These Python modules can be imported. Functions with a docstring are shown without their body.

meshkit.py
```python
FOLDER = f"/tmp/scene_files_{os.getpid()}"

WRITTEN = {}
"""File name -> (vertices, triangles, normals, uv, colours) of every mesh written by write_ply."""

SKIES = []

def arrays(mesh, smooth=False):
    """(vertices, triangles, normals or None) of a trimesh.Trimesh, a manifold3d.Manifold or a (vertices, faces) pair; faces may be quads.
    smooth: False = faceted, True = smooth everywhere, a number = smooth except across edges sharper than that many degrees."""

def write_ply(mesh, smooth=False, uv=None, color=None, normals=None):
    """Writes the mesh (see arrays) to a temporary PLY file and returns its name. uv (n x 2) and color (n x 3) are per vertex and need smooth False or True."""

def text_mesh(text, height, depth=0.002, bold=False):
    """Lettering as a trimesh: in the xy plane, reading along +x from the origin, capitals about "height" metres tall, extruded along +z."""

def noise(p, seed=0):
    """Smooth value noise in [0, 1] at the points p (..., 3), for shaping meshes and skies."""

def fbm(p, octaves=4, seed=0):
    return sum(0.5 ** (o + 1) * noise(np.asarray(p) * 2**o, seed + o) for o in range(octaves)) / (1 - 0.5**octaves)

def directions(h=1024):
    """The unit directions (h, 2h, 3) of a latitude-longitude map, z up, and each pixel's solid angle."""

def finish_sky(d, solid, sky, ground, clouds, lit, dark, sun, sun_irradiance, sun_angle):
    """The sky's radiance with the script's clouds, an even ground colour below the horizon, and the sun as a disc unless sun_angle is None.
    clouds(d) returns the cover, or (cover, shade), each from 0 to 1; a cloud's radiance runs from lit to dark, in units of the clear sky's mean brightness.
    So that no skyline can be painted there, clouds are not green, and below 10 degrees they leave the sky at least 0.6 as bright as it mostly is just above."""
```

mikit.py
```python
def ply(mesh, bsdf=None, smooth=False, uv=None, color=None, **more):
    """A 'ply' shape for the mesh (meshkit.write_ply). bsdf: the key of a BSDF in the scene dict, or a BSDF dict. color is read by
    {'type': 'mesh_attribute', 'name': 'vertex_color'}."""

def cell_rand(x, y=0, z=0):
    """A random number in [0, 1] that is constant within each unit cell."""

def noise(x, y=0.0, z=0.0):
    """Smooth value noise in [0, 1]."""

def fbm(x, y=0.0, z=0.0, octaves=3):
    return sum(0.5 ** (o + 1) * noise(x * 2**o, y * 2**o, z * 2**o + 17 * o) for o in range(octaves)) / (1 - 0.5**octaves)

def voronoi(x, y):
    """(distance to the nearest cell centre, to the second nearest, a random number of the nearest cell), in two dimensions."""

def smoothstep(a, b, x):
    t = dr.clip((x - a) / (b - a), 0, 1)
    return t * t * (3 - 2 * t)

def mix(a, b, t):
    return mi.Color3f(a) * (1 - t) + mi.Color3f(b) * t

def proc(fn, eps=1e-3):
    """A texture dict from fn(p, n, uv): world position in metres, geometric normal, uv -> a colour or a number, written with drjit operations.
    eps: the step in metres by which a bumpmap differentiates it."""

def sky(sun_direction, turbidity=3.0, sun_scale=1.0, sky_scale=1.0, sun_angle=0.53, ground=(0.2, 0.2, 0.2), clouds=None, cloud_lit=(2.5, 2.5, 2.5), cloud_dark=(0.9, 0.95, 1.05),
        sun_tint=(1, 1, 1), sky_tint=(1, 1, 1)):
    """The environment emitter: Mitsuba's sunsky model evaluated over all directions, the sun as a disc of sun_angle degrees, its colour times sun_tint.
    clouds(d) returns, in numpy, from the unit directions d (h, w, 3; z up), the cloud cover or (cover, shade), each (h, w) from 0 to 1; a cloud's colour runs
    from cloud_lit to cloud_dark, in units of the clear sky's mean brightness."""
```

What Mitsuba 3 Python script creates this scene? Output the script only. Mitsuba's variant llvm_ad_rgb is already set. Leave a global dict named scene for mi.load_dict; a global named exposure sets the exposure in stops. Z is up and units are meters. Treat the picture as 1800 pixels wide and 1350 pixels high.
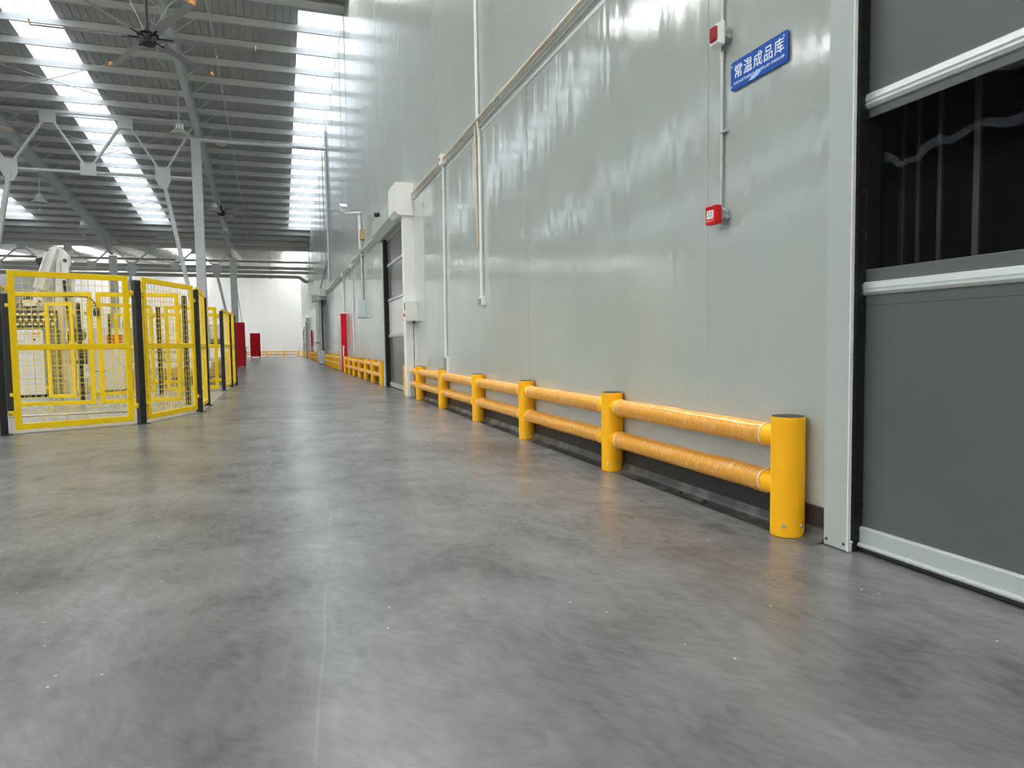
import math, random
import numpy as np
import trimesh
import drjit as dr
import mitsuba as mi
import mikit, meshkit
from mikit import proc, noise, fbm, cell_rand, smoothstep, mix

random.seed(7)
RNG = np.random.default_rng(7)
T = mi.ScalarTransform4f
scene, labels = {}, {}

# ------------------------------------------------------------------ camera, sky, daylight, exposure
exposure = 1.28
F_PX = 1194.76
FW = np.array([0.32455591, 0.94398426, -0.05964205])
UP = np.array([0.03344863, 0.05156161, 0.99810951])
EYE = np.array([0, 0, 1.0])
scene['camera'] = {'type': 'perspective', 'fov': 2 * math.degrees(math.atan(900 / F_PX)), 'fov_axis': 'x', 'near_clip': 0.05, 'far_clip': 500.0,
                   'to_world': T().look_at(origin=EYE.tolist(), target=(EYE + FW).tolist(), up=UP.tolist())}
scene['sky'] = mikit.sky((-0.25, -0.55, 0.8), turbidity=4.0, sun_scale=0.0, sky_scale=0.25)
# translucent roof sheets: the slope facing away from the sun is lit by the blue sky only, the slopes facing the sun (behind the camera and at the far end) glow in sunlight
SKY_LIT, SUN_LIT = np.array([0.86, 0.96, 1.07]) * 0.92, np.array([1.0, 1.0, 0.985]) * 4.4

# ------------------------------------------------------------------ materials
def rgb(c): return {'type': 'rgb', 'value': [float(x) for x in c]}
def mat(name, base, rough=0.5, metal=0.0, spec=0.5, bump=None, bscale=1.0, **more):
    d = {'type': 'principled', 'base_color': base if isinstance(base, dict) else rgb(base), 'roughness': rough, 'metallic': metal, 'specular': spec, **more}
    if bump is not None:
        d = {'type': 'bumpmap', 'arbitrary': bump, 'scale': bscale, 'bsdf': d}
    scene[name] = {'type': 'twosided', 'bsdf': d}
    return name

def floor_col(p, n, uv):
    wx = fbm(p.x * 1.3, p.y * 1.3, 21.0, 3) - 0.5
    wy = fbm(p.x * 1.3, p.y * 1.3, 43.0, 3) - 0.5
    x = 0.82 * p.x + 0.57 * p.y + 0.35 * wx
    y = 0.82 * p.y - 0.57 * p.x + 0.35 * wy
    a = fbm(x * 0.8, y * 0.8, 0.0, 5)
    b = fbm(x * 3.4 + 9, y * 3.0, 3.0, 5)
    c = fbm(p.x * 26 + 3 * wx, p.y * 9 + 3 * wy, 7.0, 4)
    e = fbm(x * 60, y * 22, 5.0, 3)
    v = 0.117 + 0.048 * (a - 0.5) + 0.085 * (b - 0.5) + 0.040 * (c - 0.5) + 0.035 * (e - 0.5)
    d = smoothstep(0.56, 0.62, fbm(x * 1.9 + 31, y * 2.1, 5.0, 5))
    v = v * (1 - 0.10 * d)
    l = smoothstep(0.58, 0.63, fbm(x * 4.1 + 3, y * 4.6 + 8, 1.0, 5))
    v = v * (1 + 0.08 * l)
    scr = smoothstep(0.02, 0.0, dr.abs(noise(x * 2.1 + 50, y * 2.3, 3.0) - 0.5)) * smoothstep(0.62, 0.7, noise(x * 1.1, y * 1.2 + 7, 9.0))
    v = v * (1 - 0.07 * scr)
    wob = 0.012 * noise(p.y * 3.0, 2.0, 1.0)
    line = smoothstep(0.007, 0.002, dr.abs(p.x - 0.34 + 0.085 * (5.07 - p.y) - wob)) * 0.20 * smoothstep(0.35, 0.7, noise(p.y * 2.3, 5.0, 0.0))
    v = v * (1 + line)
    warm = fbm(x * 0.5 + 3, y * 0.5, 11.0, 2) - 0.5
    sp = smoothstep(0.9998, 0.99985, cell_rand(dr.floor(p.x * 120), dr.floor(p.y * 120), 3))
    return mi.Color3f(v * (0.99 + 0.03 * warm), v * 1.005, v * (0.99 - 0.03 * warm)) + mi.Color3f(0.25) * sp
def floor_rough(p, n, uv):
    return 0.27 + 0.14 * (fbm(p.x * 1.6 + p.y, p.y * 1.9 - 0.7 * p.x, 2.0, 4) - 0.5)
def floor_bump(p, n, uv):
    return 0.0005 * noise(p.x * 2.2 + 0.8 * p.y, p.y * 2.6 - 0.5 * p.x, 0.0) + 0.00022 * noise(p.x * 7 - 2 * p.y, p.y * 9 + 2 * p.x, 3.0)
mat('m_floor', proc(floor_col), proc(floor_rough), spec=0.5, bump=proc(floor_bump, 4e-3))
mat('m_pad', proc(lambda p, n, uv: mix((0.17, 0.18, 0.185), (0.25, 0.255, 0.255), fbm(p.x * 3, p.y * 4, 0.0, 3))), 0.28, spec=0.55)

def wall_bump(p, n, uv):
    return 0.0022 * noise(p.y * 2.3, p.z * 0.10, 1.0) + 0.0021 * noise(p.y * 7.0, p.z * 0.25, 4.0) + 0.0009 * noise(p.y * 19.0, p.z * 0.5, 14.0) + 0.00016 * noise(p.y * 3.0, p.z * 2.2, 6.0) + 0.00006 * noise(p.y * 60, p.z * 60, 9.0)
def wall_rough(p, n, uv):
    return 0.10 + 0.08 * (fbm(p.y * 5, p.z * 0.5, 1.0, 2) - 0.5)
def wall_col(p, n, uv):
    v = 0.96 + 0.08 * fbm(p.y * 1.5, p.z * 0.6, 2.0, 3)
    return mi.Color3f(0.375 * v, 0.415 * v, 0.395 * v)
mat('m_wall', proc(wall_col), proc(wall_rough), spec=0.95, bump=proc(wall_bump, 3e-3))
mat('m_wall_upper', proc(lambda p, n, uv: wall_col(p, n, uv) * 0.93), 0.22, spec=0.55, bump=proc(wall_bump, 3e-3))
mat('m_wall_core', (0.2, 0.21, 0.2), 0.7)
mat('m_white_wall', (0.93, 0.935, 0.915), 0.45)
mat('m_grey_wall', (0.30, 0.31, 0.31), 0.5)
mat('m_trim', (0.40, 0.445, 0.43), 0.4)
mat('m_white', (0.78, 0.79, 0.76), 0.35)
mat('m_cream', (0.72, 0.73, 0.68), 0.4)
mat('m_steel_paint', proc(lambda p, n, uv: mix((0.62, 0.64, 0.63), (0.72, 0.74, 0.73), fbm(p.x * 2, p.y * 2, p.z * 2, 2))), 0.45)
mat('m_purlin', (0.74, 0.74, 0.72), 0.45, metal=0.0)
mat('m_deck', proc(lambda p, n, uv: mix((0.45, 0.455, 0.44), (0.54, 0.545, 0.53), fbm(p.x * 4, p.y * 0.7, 0.0, 3))), 0.5, metal=0.15)
mat('m_galv', proc(lambda p, n, uv: mix((0.36, 0.38, 0.37), (0.55, 0.57, 0.56), fbm(p.x * 30, p.y * 30, p.z * 14, 3))), 0.38, metal=0.6)
mat('m_alu', (0.62, 0.66, 0.65), 0.35, metal=0.45)
mat('m_chrome', (0.75, 0.76, 0.76), 0.2, metal=1.0)
mat('m_black', (0.012, 0.012, 0.013), 0.45)
mat('m_black_matt', (0.010, 0.010, 0.010), 0.8)
mat('m_black_gloss', (0.018, 0.019, 0.021), 0.25)
mat('m_cove', proc(lambda p, n, uv: mix((0.035, 0.037, 0.038), (0.085, 0.088, 0.086), smoothstep(0.4, 0.7, fbm(p.y * 5, p.x * 9, 0.0, 3)))), 0.3)
mat('m_curtain', proc(lambda p, n, uv: mix((0.085, 0.098, 0.094), (0.104, 0.113, 0.109), fbm(p.y * 1.2, p.z * 1.5, 0.0, 3))), 0.4, spec=0.4,
    bump=proc(lambda p, n, uv: 0.006 * noise(p.y * 1.3, p.z * 2.0, 0.0), 3e-3))
mat('m_curtain_far', (0.10, 0.11, 0.11), 0.2, spec=0.8, bump=proc(lambda p, n, uv: 0.004 * noise(p.y * 4, p.z * 0.4, 0.0) + 0.003 * noise(p.y * 1.3, p.z * 1.1, 4.0), 3e-3))
mat('m_plastic_sheet', (0.55, 0.57, 0.57), 0.25, spec=0.6, bump=proc(lambda p, n, uv: 0.004 * noise(p.y * 5, p.z * 0.8, 0.0), 3e-3))
mat('m_yellow', (0.95, 0.47, 0.006), 0.45, spec=0.3)
mat('m_yellow_fence', (0.88, 0.60, 0.006), 0.45, spec=0.25)
mat('m_wire', (0.85, 0.62, 0.06), 0.5)
def wrap_col(p, n, uv):
    s = smoothstep(0.45, 0.72, fbm(p.x * 14, p.y * 85, p.z * 14, 3)) * smoothstep(0.35, 0.6, fbm(p.x * 20, p.y * 9, p.z * 20, 2))
    t = smoothstep(0.72, 0.80, noise(p.x * 30, p.y * 150, p.z * 30))
    c = mix((0.66, 0.29, 0.022), (0.76, 0.47, 0.17), 0.8 * s)
    return c * (1 - 0.4 * t) + mi.Color3f(0.85, 0.70, 0.48) * (0.4 * t)
mat('m_wrap', proc(wrap_col), 0.22, spec=0.7, bump=proc(lambda p, n, uv: 0.0016 * fbm(p.x * 30, p.y * 45, p.z * 30, 3), 2e-3), clearcoat=0.8, clearcoat_gloss=0.9)
mat('m_wrap_edge', (0.80, 0.66, 0.45), 0.3)
mat('m_red', (0.62, 0.008, 0.014), 0.4, spec=0.3)
mat('m_red_cab', (0.42, 0.004, 0.014), 0.5, spec=0.2)
mat('m_red_gloss', (0.66, 0.006, 0.022), 0.3, spec=0.3)
mat('m_red_lens', (0.32, 0.004, 0.008), 0.12, clearcoat=1.0)
mat('m_grey_box', (0.24, 0.27, 0.26), 0.45)
mat('m_sign_blue', (0.006, 0.075, 0.40), 0.4, spec=0.25)
mat('m_sign_text', (0.74, 0.82, 0.86), 0.4)
mat('m_film_blue', (0.36, 0.60, 0.95), 0.25)
mat('m_pipe_tan', proc(lambda p, n, uv: mix((0.50, 0.40, 0.27), (0.68, 0.62, 0.50), noise(p.y * 1.1, 0.0, 2.0))), 0.4)
mat('m_pipe_white', (0.78, 0.80, 0.78), 0.35)
mat('m_pipe_steel', (0.55, 0.53, 0.47), 0.35, metal=0.3)
mat('m_orange', (0.75, 0.33, 0.08), 0.4)
mat('m_peach', (0.85, 0.62, 0.46), 0.35)
mat('m_robot', (0.74, 0.74, 0.71), 0.4)
mat('m_robot_grey', (0.40, 0.40, 0.38), 0.45)
mat('m_machine', (0.66, 0.67, 0.66), 0.45)
mat('m_olive', (0.12, 0.125, 0.105), 0.5)
mat('m_dark_grey', (0.05, 0.05, 0.052), 0.5)
mat('m_fan_blade', (0.42, 0.42, 0.42), 0.4, metal=0.3)
mat('m_ivory_disc', (0.75, 0.70, 0.58), 0.4)
mat('m_blue', (0.02, 0.06, 0.22), 0.5)
mat('m_wood', (0.40, 0.27, 0.15), 0.6)
mat('m_lamp_reflector', (0.62, 0.63, 0.60), 0.3)
mat('m_green', (0.02, 0.25, 0.12), 0.4)
mat('m_glass_dark', (0.07, 0.09, 0.10), 0.1, spec=0.8)
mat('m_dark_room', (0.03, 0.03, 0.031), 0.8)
mat('m_elec', (0.56, 0.66, 0.67), 0.35)
scene['m_window'] = {'type': 'thindielectric', 'int_ior': 1.13}
def skylight(L): return {'type': 'area', 'radiance': rgb(L)}
mat('m_skylight', (0.6, 0.64, 0.66), 0.5)

# ------------------------------------------------------------------ mesh helpers
def box(lo, hi):
    lo, hi = np.minimum(lo, hi), np.maximum(lo, hi)
    m = trimesh.creation.box(extents=np.asarray(hi, float) - lo)
    m.apply_translation((np.asarray(lo, float) + hi) / 2)
    return m
def cbox(lo, hi, b=0.004):
    lo, hi = np.minimum(lo, hi).astype(float), np.maximum(lo, hi).astype(float)
    b = min(b, 0.45 * float((hi - lo).min()))
    pts = []
    for k in range(3):
        a, c = lo + b, hi - b
        a[k], c[k] = lo[k], hi[k]
        pts += [(x, y, z) for x in (a[0], c[0]) for y in (a[1], c[1]) for z in (a[2], c[2])]
    return trimesh.convex.convex_hull(np.array(pts))
def frame_of(d):
    d = np.asarray(d, float); d = d / np.linalg.norm(d)
    a = np.cross(d, [0, 0, 1.0] if abs(d[2]) < 0.95 else [1.0, 0, 0]); a /= np.linalg.norm(a)
    return a, np.cross(d, a), d          # side, up-ish, along
def beam(p0, p1, w, h, b=0.0):
    """A bar from p0 to p1, w wide sideways, h high."""
    p0, p1 = np.asarray(p0, float), np.asarray(p1, float)
    a, u, d = frame_of(p1 - p0)
    L = np.linalg.norm(p1 - p0)
    m = cbox((-w / 2, -h / 2, 0), (w / 2, h / 2, L), b) if b else box((-w / 2, -h / 2, 0), (w / 2, h / 2, L))
    M = np.eye(4); M[:3, 0], M[:3, 1], M[:3, 2], M[:3, 3] = a, u, d, p0
    m.apply_transform(M)
    return m
def tube(pts, r, n=12, cap=True):
    pts = np.asarray(pts, float)
    ring = np.linspace(0, 2 * math.pi, n, endpoint=False)
    V, Fc = [], []
    ref = None
    for i, q in enumerate(pts):
        d = pts[min(i + 1, len(pts) - 1)] - pts[max(i - 1, 0)]
        a, u, _ = frame_of(d)
        if ref is not None:
            dd = d / np.linalg.norm(d)
            a = ref - dd * (ref @ dd); a /= np.linalg.norm(a); u = np.cross(dd, a)
        ref = a
        rr = r[i] if hasattr(r, '__len__') else r
        V += [q + rr * (math.cos(t) * a + math.sin(t) * u) for t in ring]
    for i in range(len(pts) - 1):
        for k in range(n):
            k2 = (k + 1) % n
            A, B, Cc, D = i * n + k, i * n + k2, (i + 1) * n + k2, (i + 1) * n + k
            Fc += [(A, B, Cc), (A, Cc, D)]
    if cap:
        V += [pts[0], pts[-1]]
        e = (len(pts) - 1) * n
        for k in range(n):
            k2 = (k + 1) % n
            Fc += [(len(V) - 2, k2, k), (len(V) - 1, e + k, e + k2)]
    return trimesh.Trimesh(np.array(V), np.array(Fc), process=False)
def lathe(prof, n=24):
    """prof: (r, z) pairs, around z."""
    return trimesh.creation.revolve(np.array(prof, float), sections=n)
def join(*ms): return trimesh.util.concatenate([m for x in ms for m in (x if isinstance(x, list) else [x])])
def move(m, t, rz=0.0):
    m = m.copy()
    if rz: m.apply_transform(trimesh.transformations.rotation_matrix(rz, [0, 0, 1]))
    m.apply_translation(t)
    return m
def prism(poly, lo, hi, axis=1):
    """poly: points in the two other axes (in order), extruded along axis from lo to hi."""
    from shapely.geometry import Polygon
    m = trimesh.creation.extrude_polygon(Polygon(poly), hi - lo, engine='earcut')
    v = np.array(m.vertices); f = np.array(m.faces)
    o = np.zeros_like(v)
    ax = [k for k in range(3) if k != axis]
    o[:, ax[0]], o[:, ax[1]], o[:, axis] = v[:, 0], v[:, 1], v[:, 2] + lo
    if axis == 1: f = f[:, ::-1]
    return trimesh.Trimesh(o, f, process=False)
def capsule_chain(chain):
    """Hulls of spheres between joints: [(p0, r0, p1, r1), ...]."""
    out = []
    for p0, r0, p1, r1 in chain:
        s0, s1 = trimesh.creation.icosphere(2, r0), trimesh.creation.icosphere(2, r1)
        out.append(trimesh.convex.convex_hull(np.vstack([s0.vertices + p0, s1.vertices + p1])))
    return join(out)

COUNT = {}
def key_for(k):
    n = COUNT.get(k, -1) + 1
    COUNT[k] = n
    return k if n == 0 else f'{k}_{n:03d}'
def put(key, shape):
    key = key_for(key)
    scene[key] = shape
    return key
def obj(key, mesh, m, smooth=False, label=None, cat=None, group=None, kind=None, **more):
    key = put(key, mikit.ply(mesh, m, smooth, **more))
    tag(key, label, cat, group, kind)
    return key
def tag(key, label=None, cat=None, group=None, kind=None):
    d = {k: v for k, v in (('label', label), ('category', cat), ('group', group), ('kind', kind)) if v}
    if d: labels[key] = d
def thing(name, label, cat, group=None):
    key = key_for(name)
    tag(key, label, cat, group)
    return key
def copy(key, shape, M): return put(key, {**shape, 'to_world': M})

# ------------------------------------------------------------------ floor, roof, walls
W = 2.53                     # face of the right wall
YB, YF = -13.0, 75.0         # back and far end of the hall
XL = -33.0
RIDGE, VALLEY = 24.2, 56.5
def deck(y):
    if y < RIDGE: return 15.14 - 0.1091 * RIDGE - 0.1091 * (RIDGE - y)
    if y <= VALLEY: return 15.14 - 0.1091 * y
    return 15.14 - 0.1091 * VALLEY + 0.066 * (y - VALLEY)

obj('floor', box((XL, YB, -0.2), (9.0, YF + 6, 0)), 'm_floor', kind='structure')
obj('wall_left', box((XL - 0.2, YB, 0), (XL, YF, 13)), 'm_white_wall', kind='structure')
obj('wall_back', box((XL, YB - 0.2, 0), (9, YB, 13)), 'm_white_wall', kind='structure')

# far wall of white sandwich panels
obj('wall_front', box((XL, YF + 0.1, 0), (W + 1, YF + 0.3, 11.5)), 'm_wall_core', kind='structure')
x = W - 0.04
far_panel = mikit.ply(cbox((0.0005, 0, 0), (1.1995, 0.1, 10.2), 0.001), 'm_white_wall')
for k in range(29):
    copy('wall_front__panel', far_panel, T().translate([W - 1.2 * (k + 1), YF, 0.0]))
# the lower grey annex wall at the left of the far end
obj('wall_annex', box((XL, 69.8, 0), (-16.9, 70.0, 8.7)), 'm_grey_wall', kind='structure')
obj('trim_1', box((XL, 69.6, 8.6), (-16.8, 70.05, 8.85)), 'm_steel_paint', kind='structure')

# right wall: backing plus individual sandwich panels, the lower ones cut by the doors
obj('wall_right', join(box((W + 0.10, 2.9, 0), (W + 0.2, 13.2, 3.9)), box((W + 0.10, 16.8, 0), (W + 0.2, YF, 3.9)), box((W + 0.10, 13.0, 3.4), (W + 0.2, 17.0, 3.9)),
                       box((W + 0.10, YB, 3.7), (W + 0.2, YF, 13.2)), box((W + 0.10, YB, 0), (W + 0.2, -1.6, 3.9))), 'm_wall_core', kind='structure')
SEAM = 3.70
low_panel = {}
def wall_panel(y0, y1, z0, z1, m):
    w = y1 - y0
    k = (round(w, 3), z0, z1, m)
    if k not in low_panel:
        low_panel[k] = mikit.ply(box((0, -w / 2, z0), (0.1, w / 2, z1)), m)
    tz, ty = math.degrees(RNG.normal(0, 0.0009)), math.degrees(RNG.normal(0, 0.0008))
    copy('wall_right__panel', low_panel[k], T().translate([W, (y0 + y1) / 2, 0]).rotate([0, 0, 1], tz).rotate([0, 1, 0], ty))
def wall_run(a, b, z0, z1, m, w=1.0):
    n = max(1, round((b - a) / w))
    for i in range(n): wall_panel(a + (b - a) * i / n, a + (b - a) * (i + 1) / n, z0, z1, m)
wall_run(2.55, 13.10, 0.14, SEAM, 'm_wall', 1.05)
wall_run(16.85, YF, 0.14, SEAM, 'm_wall', 1.06)
wall_run(13.10, 16.85, 3.45, SEAM, 'm_wall', 1.25)
wall_run(-2.6, YF, SEAM + 0.012, 12.9, 'm_wall_upper', 1.05)
# flashing strip along the joint of the lower and upper panels
obj('trim_2', box((W - 0.006, -2.6, SEAM - 0.03), (W + 0.02, YF, SEAM + 0.03)), 'm_alu', kind='structure')

# black plinth and dark coving along the wall
def baseboard(y0, y1):
    prof = [(W + 0.06, 0.0), (2.43, 0.0), (2.445, 0.018), (2.47, 0.032), (2.497, 0.05), (2.506, 0.075), (2.51, 0.165), (W + 0.06, 0.165)]
    k = obj('baseboard_right', prism([q for q in prof if True][:1] + [(2.50, 0.0), (2.506, 0.075), (2.512, 0.165), (W + 0.06, 0.165)], y0, y1), 'm_black', kind='structure')
    obj(k + '__coving', prism([(2.51, 0.0), (2.405, 0.0), (2.420, 0.003), (2.45, 0.005), (2.478, 0.012), (2.495, 0.035), (2.51, 0.080)], y0, y1), 'm_cove', 40)
baseboard(2.60, 13.05); baseboard(16.9, 37.9); baseboard(41.6, 58.5); baseboard(61.5, YF)
cp = thing('cover_plate', 'small dark cover plate with black bolts on the coving behind the nearest guard rail', 'plate')
obj(cp + '__plate', cbox((2.420, 3.50, 0.002), (2.468, 3.82, 0.012), 0.003), 'm_cove')
obj(cp + '__slot', cbox((2.416, 3.50, 0.002), (2.421, 3.80, 0.0135), 0.001), 'm_black')
for yy in (3.52, 3.78): obj(cp + '__bolt', move(trimesh.creation.cylinder(0.012, 0.010, sections=10), (2.448, yy, 0.017)), 'm_black')

# ---- roof
deck_y = [YB, RIDGE, VALLEY, YF + 0.1]
SKY_X = [(1.05, W), (-8.20, -6.62), (-15.95, -14.40), (-23.7, -22.1), (-31.4, -29.8)]
SPANS = [(-9.0, 22.6), (24.9, 52.2), (60.2, 75.0)]
def strip(x0, x1, y0, y1, th, up=0.0):
    v = []
    for y in (y0, y1):
        z = deck(y) + up
        v += [(x0, y, z), (x1, y, z), (x1, y, z + th), (x0, y, z + th)]
    f = [(0, 1, 5), (0, 5, 4), (1, 2, 6), (1, 6, 5), (2, 3, 7), (2, 7, 6), (3, 0, 4), (3, 4, 7), (0, 2, 1), (0, 3, 2), (4, 5, 6), (4, 6, 7)]
    m = trimesh.Trimesh(np.array(v, float), np.array(f), process=False)
    m.fix_normals()
    return m
# solid cover behind the sheets (outer skin), leaving the skylight strips open
edges = sorted([XL] + [e for s in SKY_X for e in s] + [W + 0.2])
solid = [(-29.8, -23.7), (-22.1, -15.95), (-14.40, -8.20), (-6.62, 1.05), (XL, -31.4)]
skin = []
for (a, b) in zip(deck_y[:-1], deck_y[1:]):
    for x0, x1 in solid: skin.append(strip(x0, x1, a, b, 0.05, 0.08))
for (x0, x1) in SKY_X:
    for a, b in ((YB, -9.0), (22.6, RIDGE), (RIDGE, 24.9), (52.2, VALLEY), (VALLEY, 60.2)):
        skin.append(strip(x0, x1 + (0.2 if x1 == W else 0), a, b, 0.05, 0.08))
obj('ceiling', join(skin), 'm_deck', kind='structure')
# standing-seam sheets of the near slope, each with its own folded seam
def sheet(x0, x1, y0, y1):
    m = strip(x0, x1 - 0.016, y0, y1, 0.012, 0.02)
    rib = strip(x1 - 0.022, x1 - 0.014, y0, y1, 0.045, 0.03)
    return join(m, rib)
SP = 0.25
for x0, x1 in solid[1:4]:
    n = round((x1 - x0) / SP)
    for i in range(n):
        a, b = x0 + (x1 - x0) * i / n, x0 + (x1 - x0) * (i + 1) / n
        if b > -20: obj('ceiling__roof_sheet', sheet(a, b, RIDGE, VALLEY), 'm_deck')
x0, x1 = SKY_X[0]
for k, (a, b) in enumerate(((RIDGE, 24.9), (52.2, VALLEY), (VALLEY, 60.2))):
    for i in range(3): obj('ceiling__roof_sheet', sheet(x0 + i * 0.49, x0 + (i + 1) * 0.49, a, b), 'm_deck')
# skylight sheets: three to a strip, corrugated joints between them
for (x0, x1) in SKY_X:
    for (a, b) in SPANS:
        for i in range(3):
            xa, xb = x0 + (x1 - x0) * i / 3, x0 + (x1 - x0) * (i + 1) / 3
            v = np.array([(xa + 0.004, a, deck(a) + 0.03), (xb - 0.004, a, deck(a) + 0.03), (xb - 0.004, b, deck(b) + 0.03), (xa + 0.004, b, deck(b) + 0.03)])
            k = put('ceiling__skylight_sheet', {**mikit.ply((v, [(0, 2, 1), (0, 3, 2)]), 'm_skylight'), 'emitter': skylight((SKY_LIT if a == 24.9 else SUN_LIT) * (0.93 + 0.05 * i))})
            if i: obj('ceiling__skylight_joint', strip(xa - 0.006, xa + 0.006, a, b, 0.01, 0.012), 'm_galv')
# purlins, Z sections across the slopes
def purlin(x0, x1, h=0.25, fl=0.07, t=0.012):
    return join(box((x0, -t / 2, -h), (x1, t / 2, 0)), box((x0, -fl, -h), (x1, t / 2, -h + t)), box((x0, -t / 2, -t), (x1, fl, 0)))
pur = mikit.ply(purlin(-26.0, W), 'm_purlin')
PY = [24.25 + 1.5 * k for k in range(22)]
for y in PY: copy('ceiling__purlin', pur, T().translate([0, y, deck(y) - 0.005]))
for y in [22.7 - 1.5 * k for k in range(21)] + [58.0 + 1.7 * k for k in range(10)]:
    copy('ceiling__purlin', pur, T().translate([0, y, deck(y) - 0.005]))

# ------------------------------------------------------------------ rafters, columns, trusses
RAF = [-3.08, -10.88, -18.68]
def ibeam_seg(x, y0, z0, y1, z1, d0, d1, w, t=0.02):
    """I section running along y at x; z0, z1 the top at the ends, d0, d1 its depth."""
    def slab(xa, xb, a0, b0, a1, b1):
        v = np.array([(xa, y0, a0), (xb, y0, a0), (xb, y0, b0), (xa, y0, b0), (xa, y1, a1), (xb, y1, a1), (xb, y1, b1), (xa, y1, b1)], float)
        m = trimesh.convex.convex_hull(v)
        return m
    return join(slab(x - w / 2, x + w / 2, z0 - t, z0, z1 - t, z1), slab(x - w / 2, x + w / 2, z0 - d0, z0 - d0 + t, z1 - d1, z1 - d1 + t), slab(x - 0.008, x + 0.008, z0 - d0, z0, z1 - d1, z1))
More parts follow.
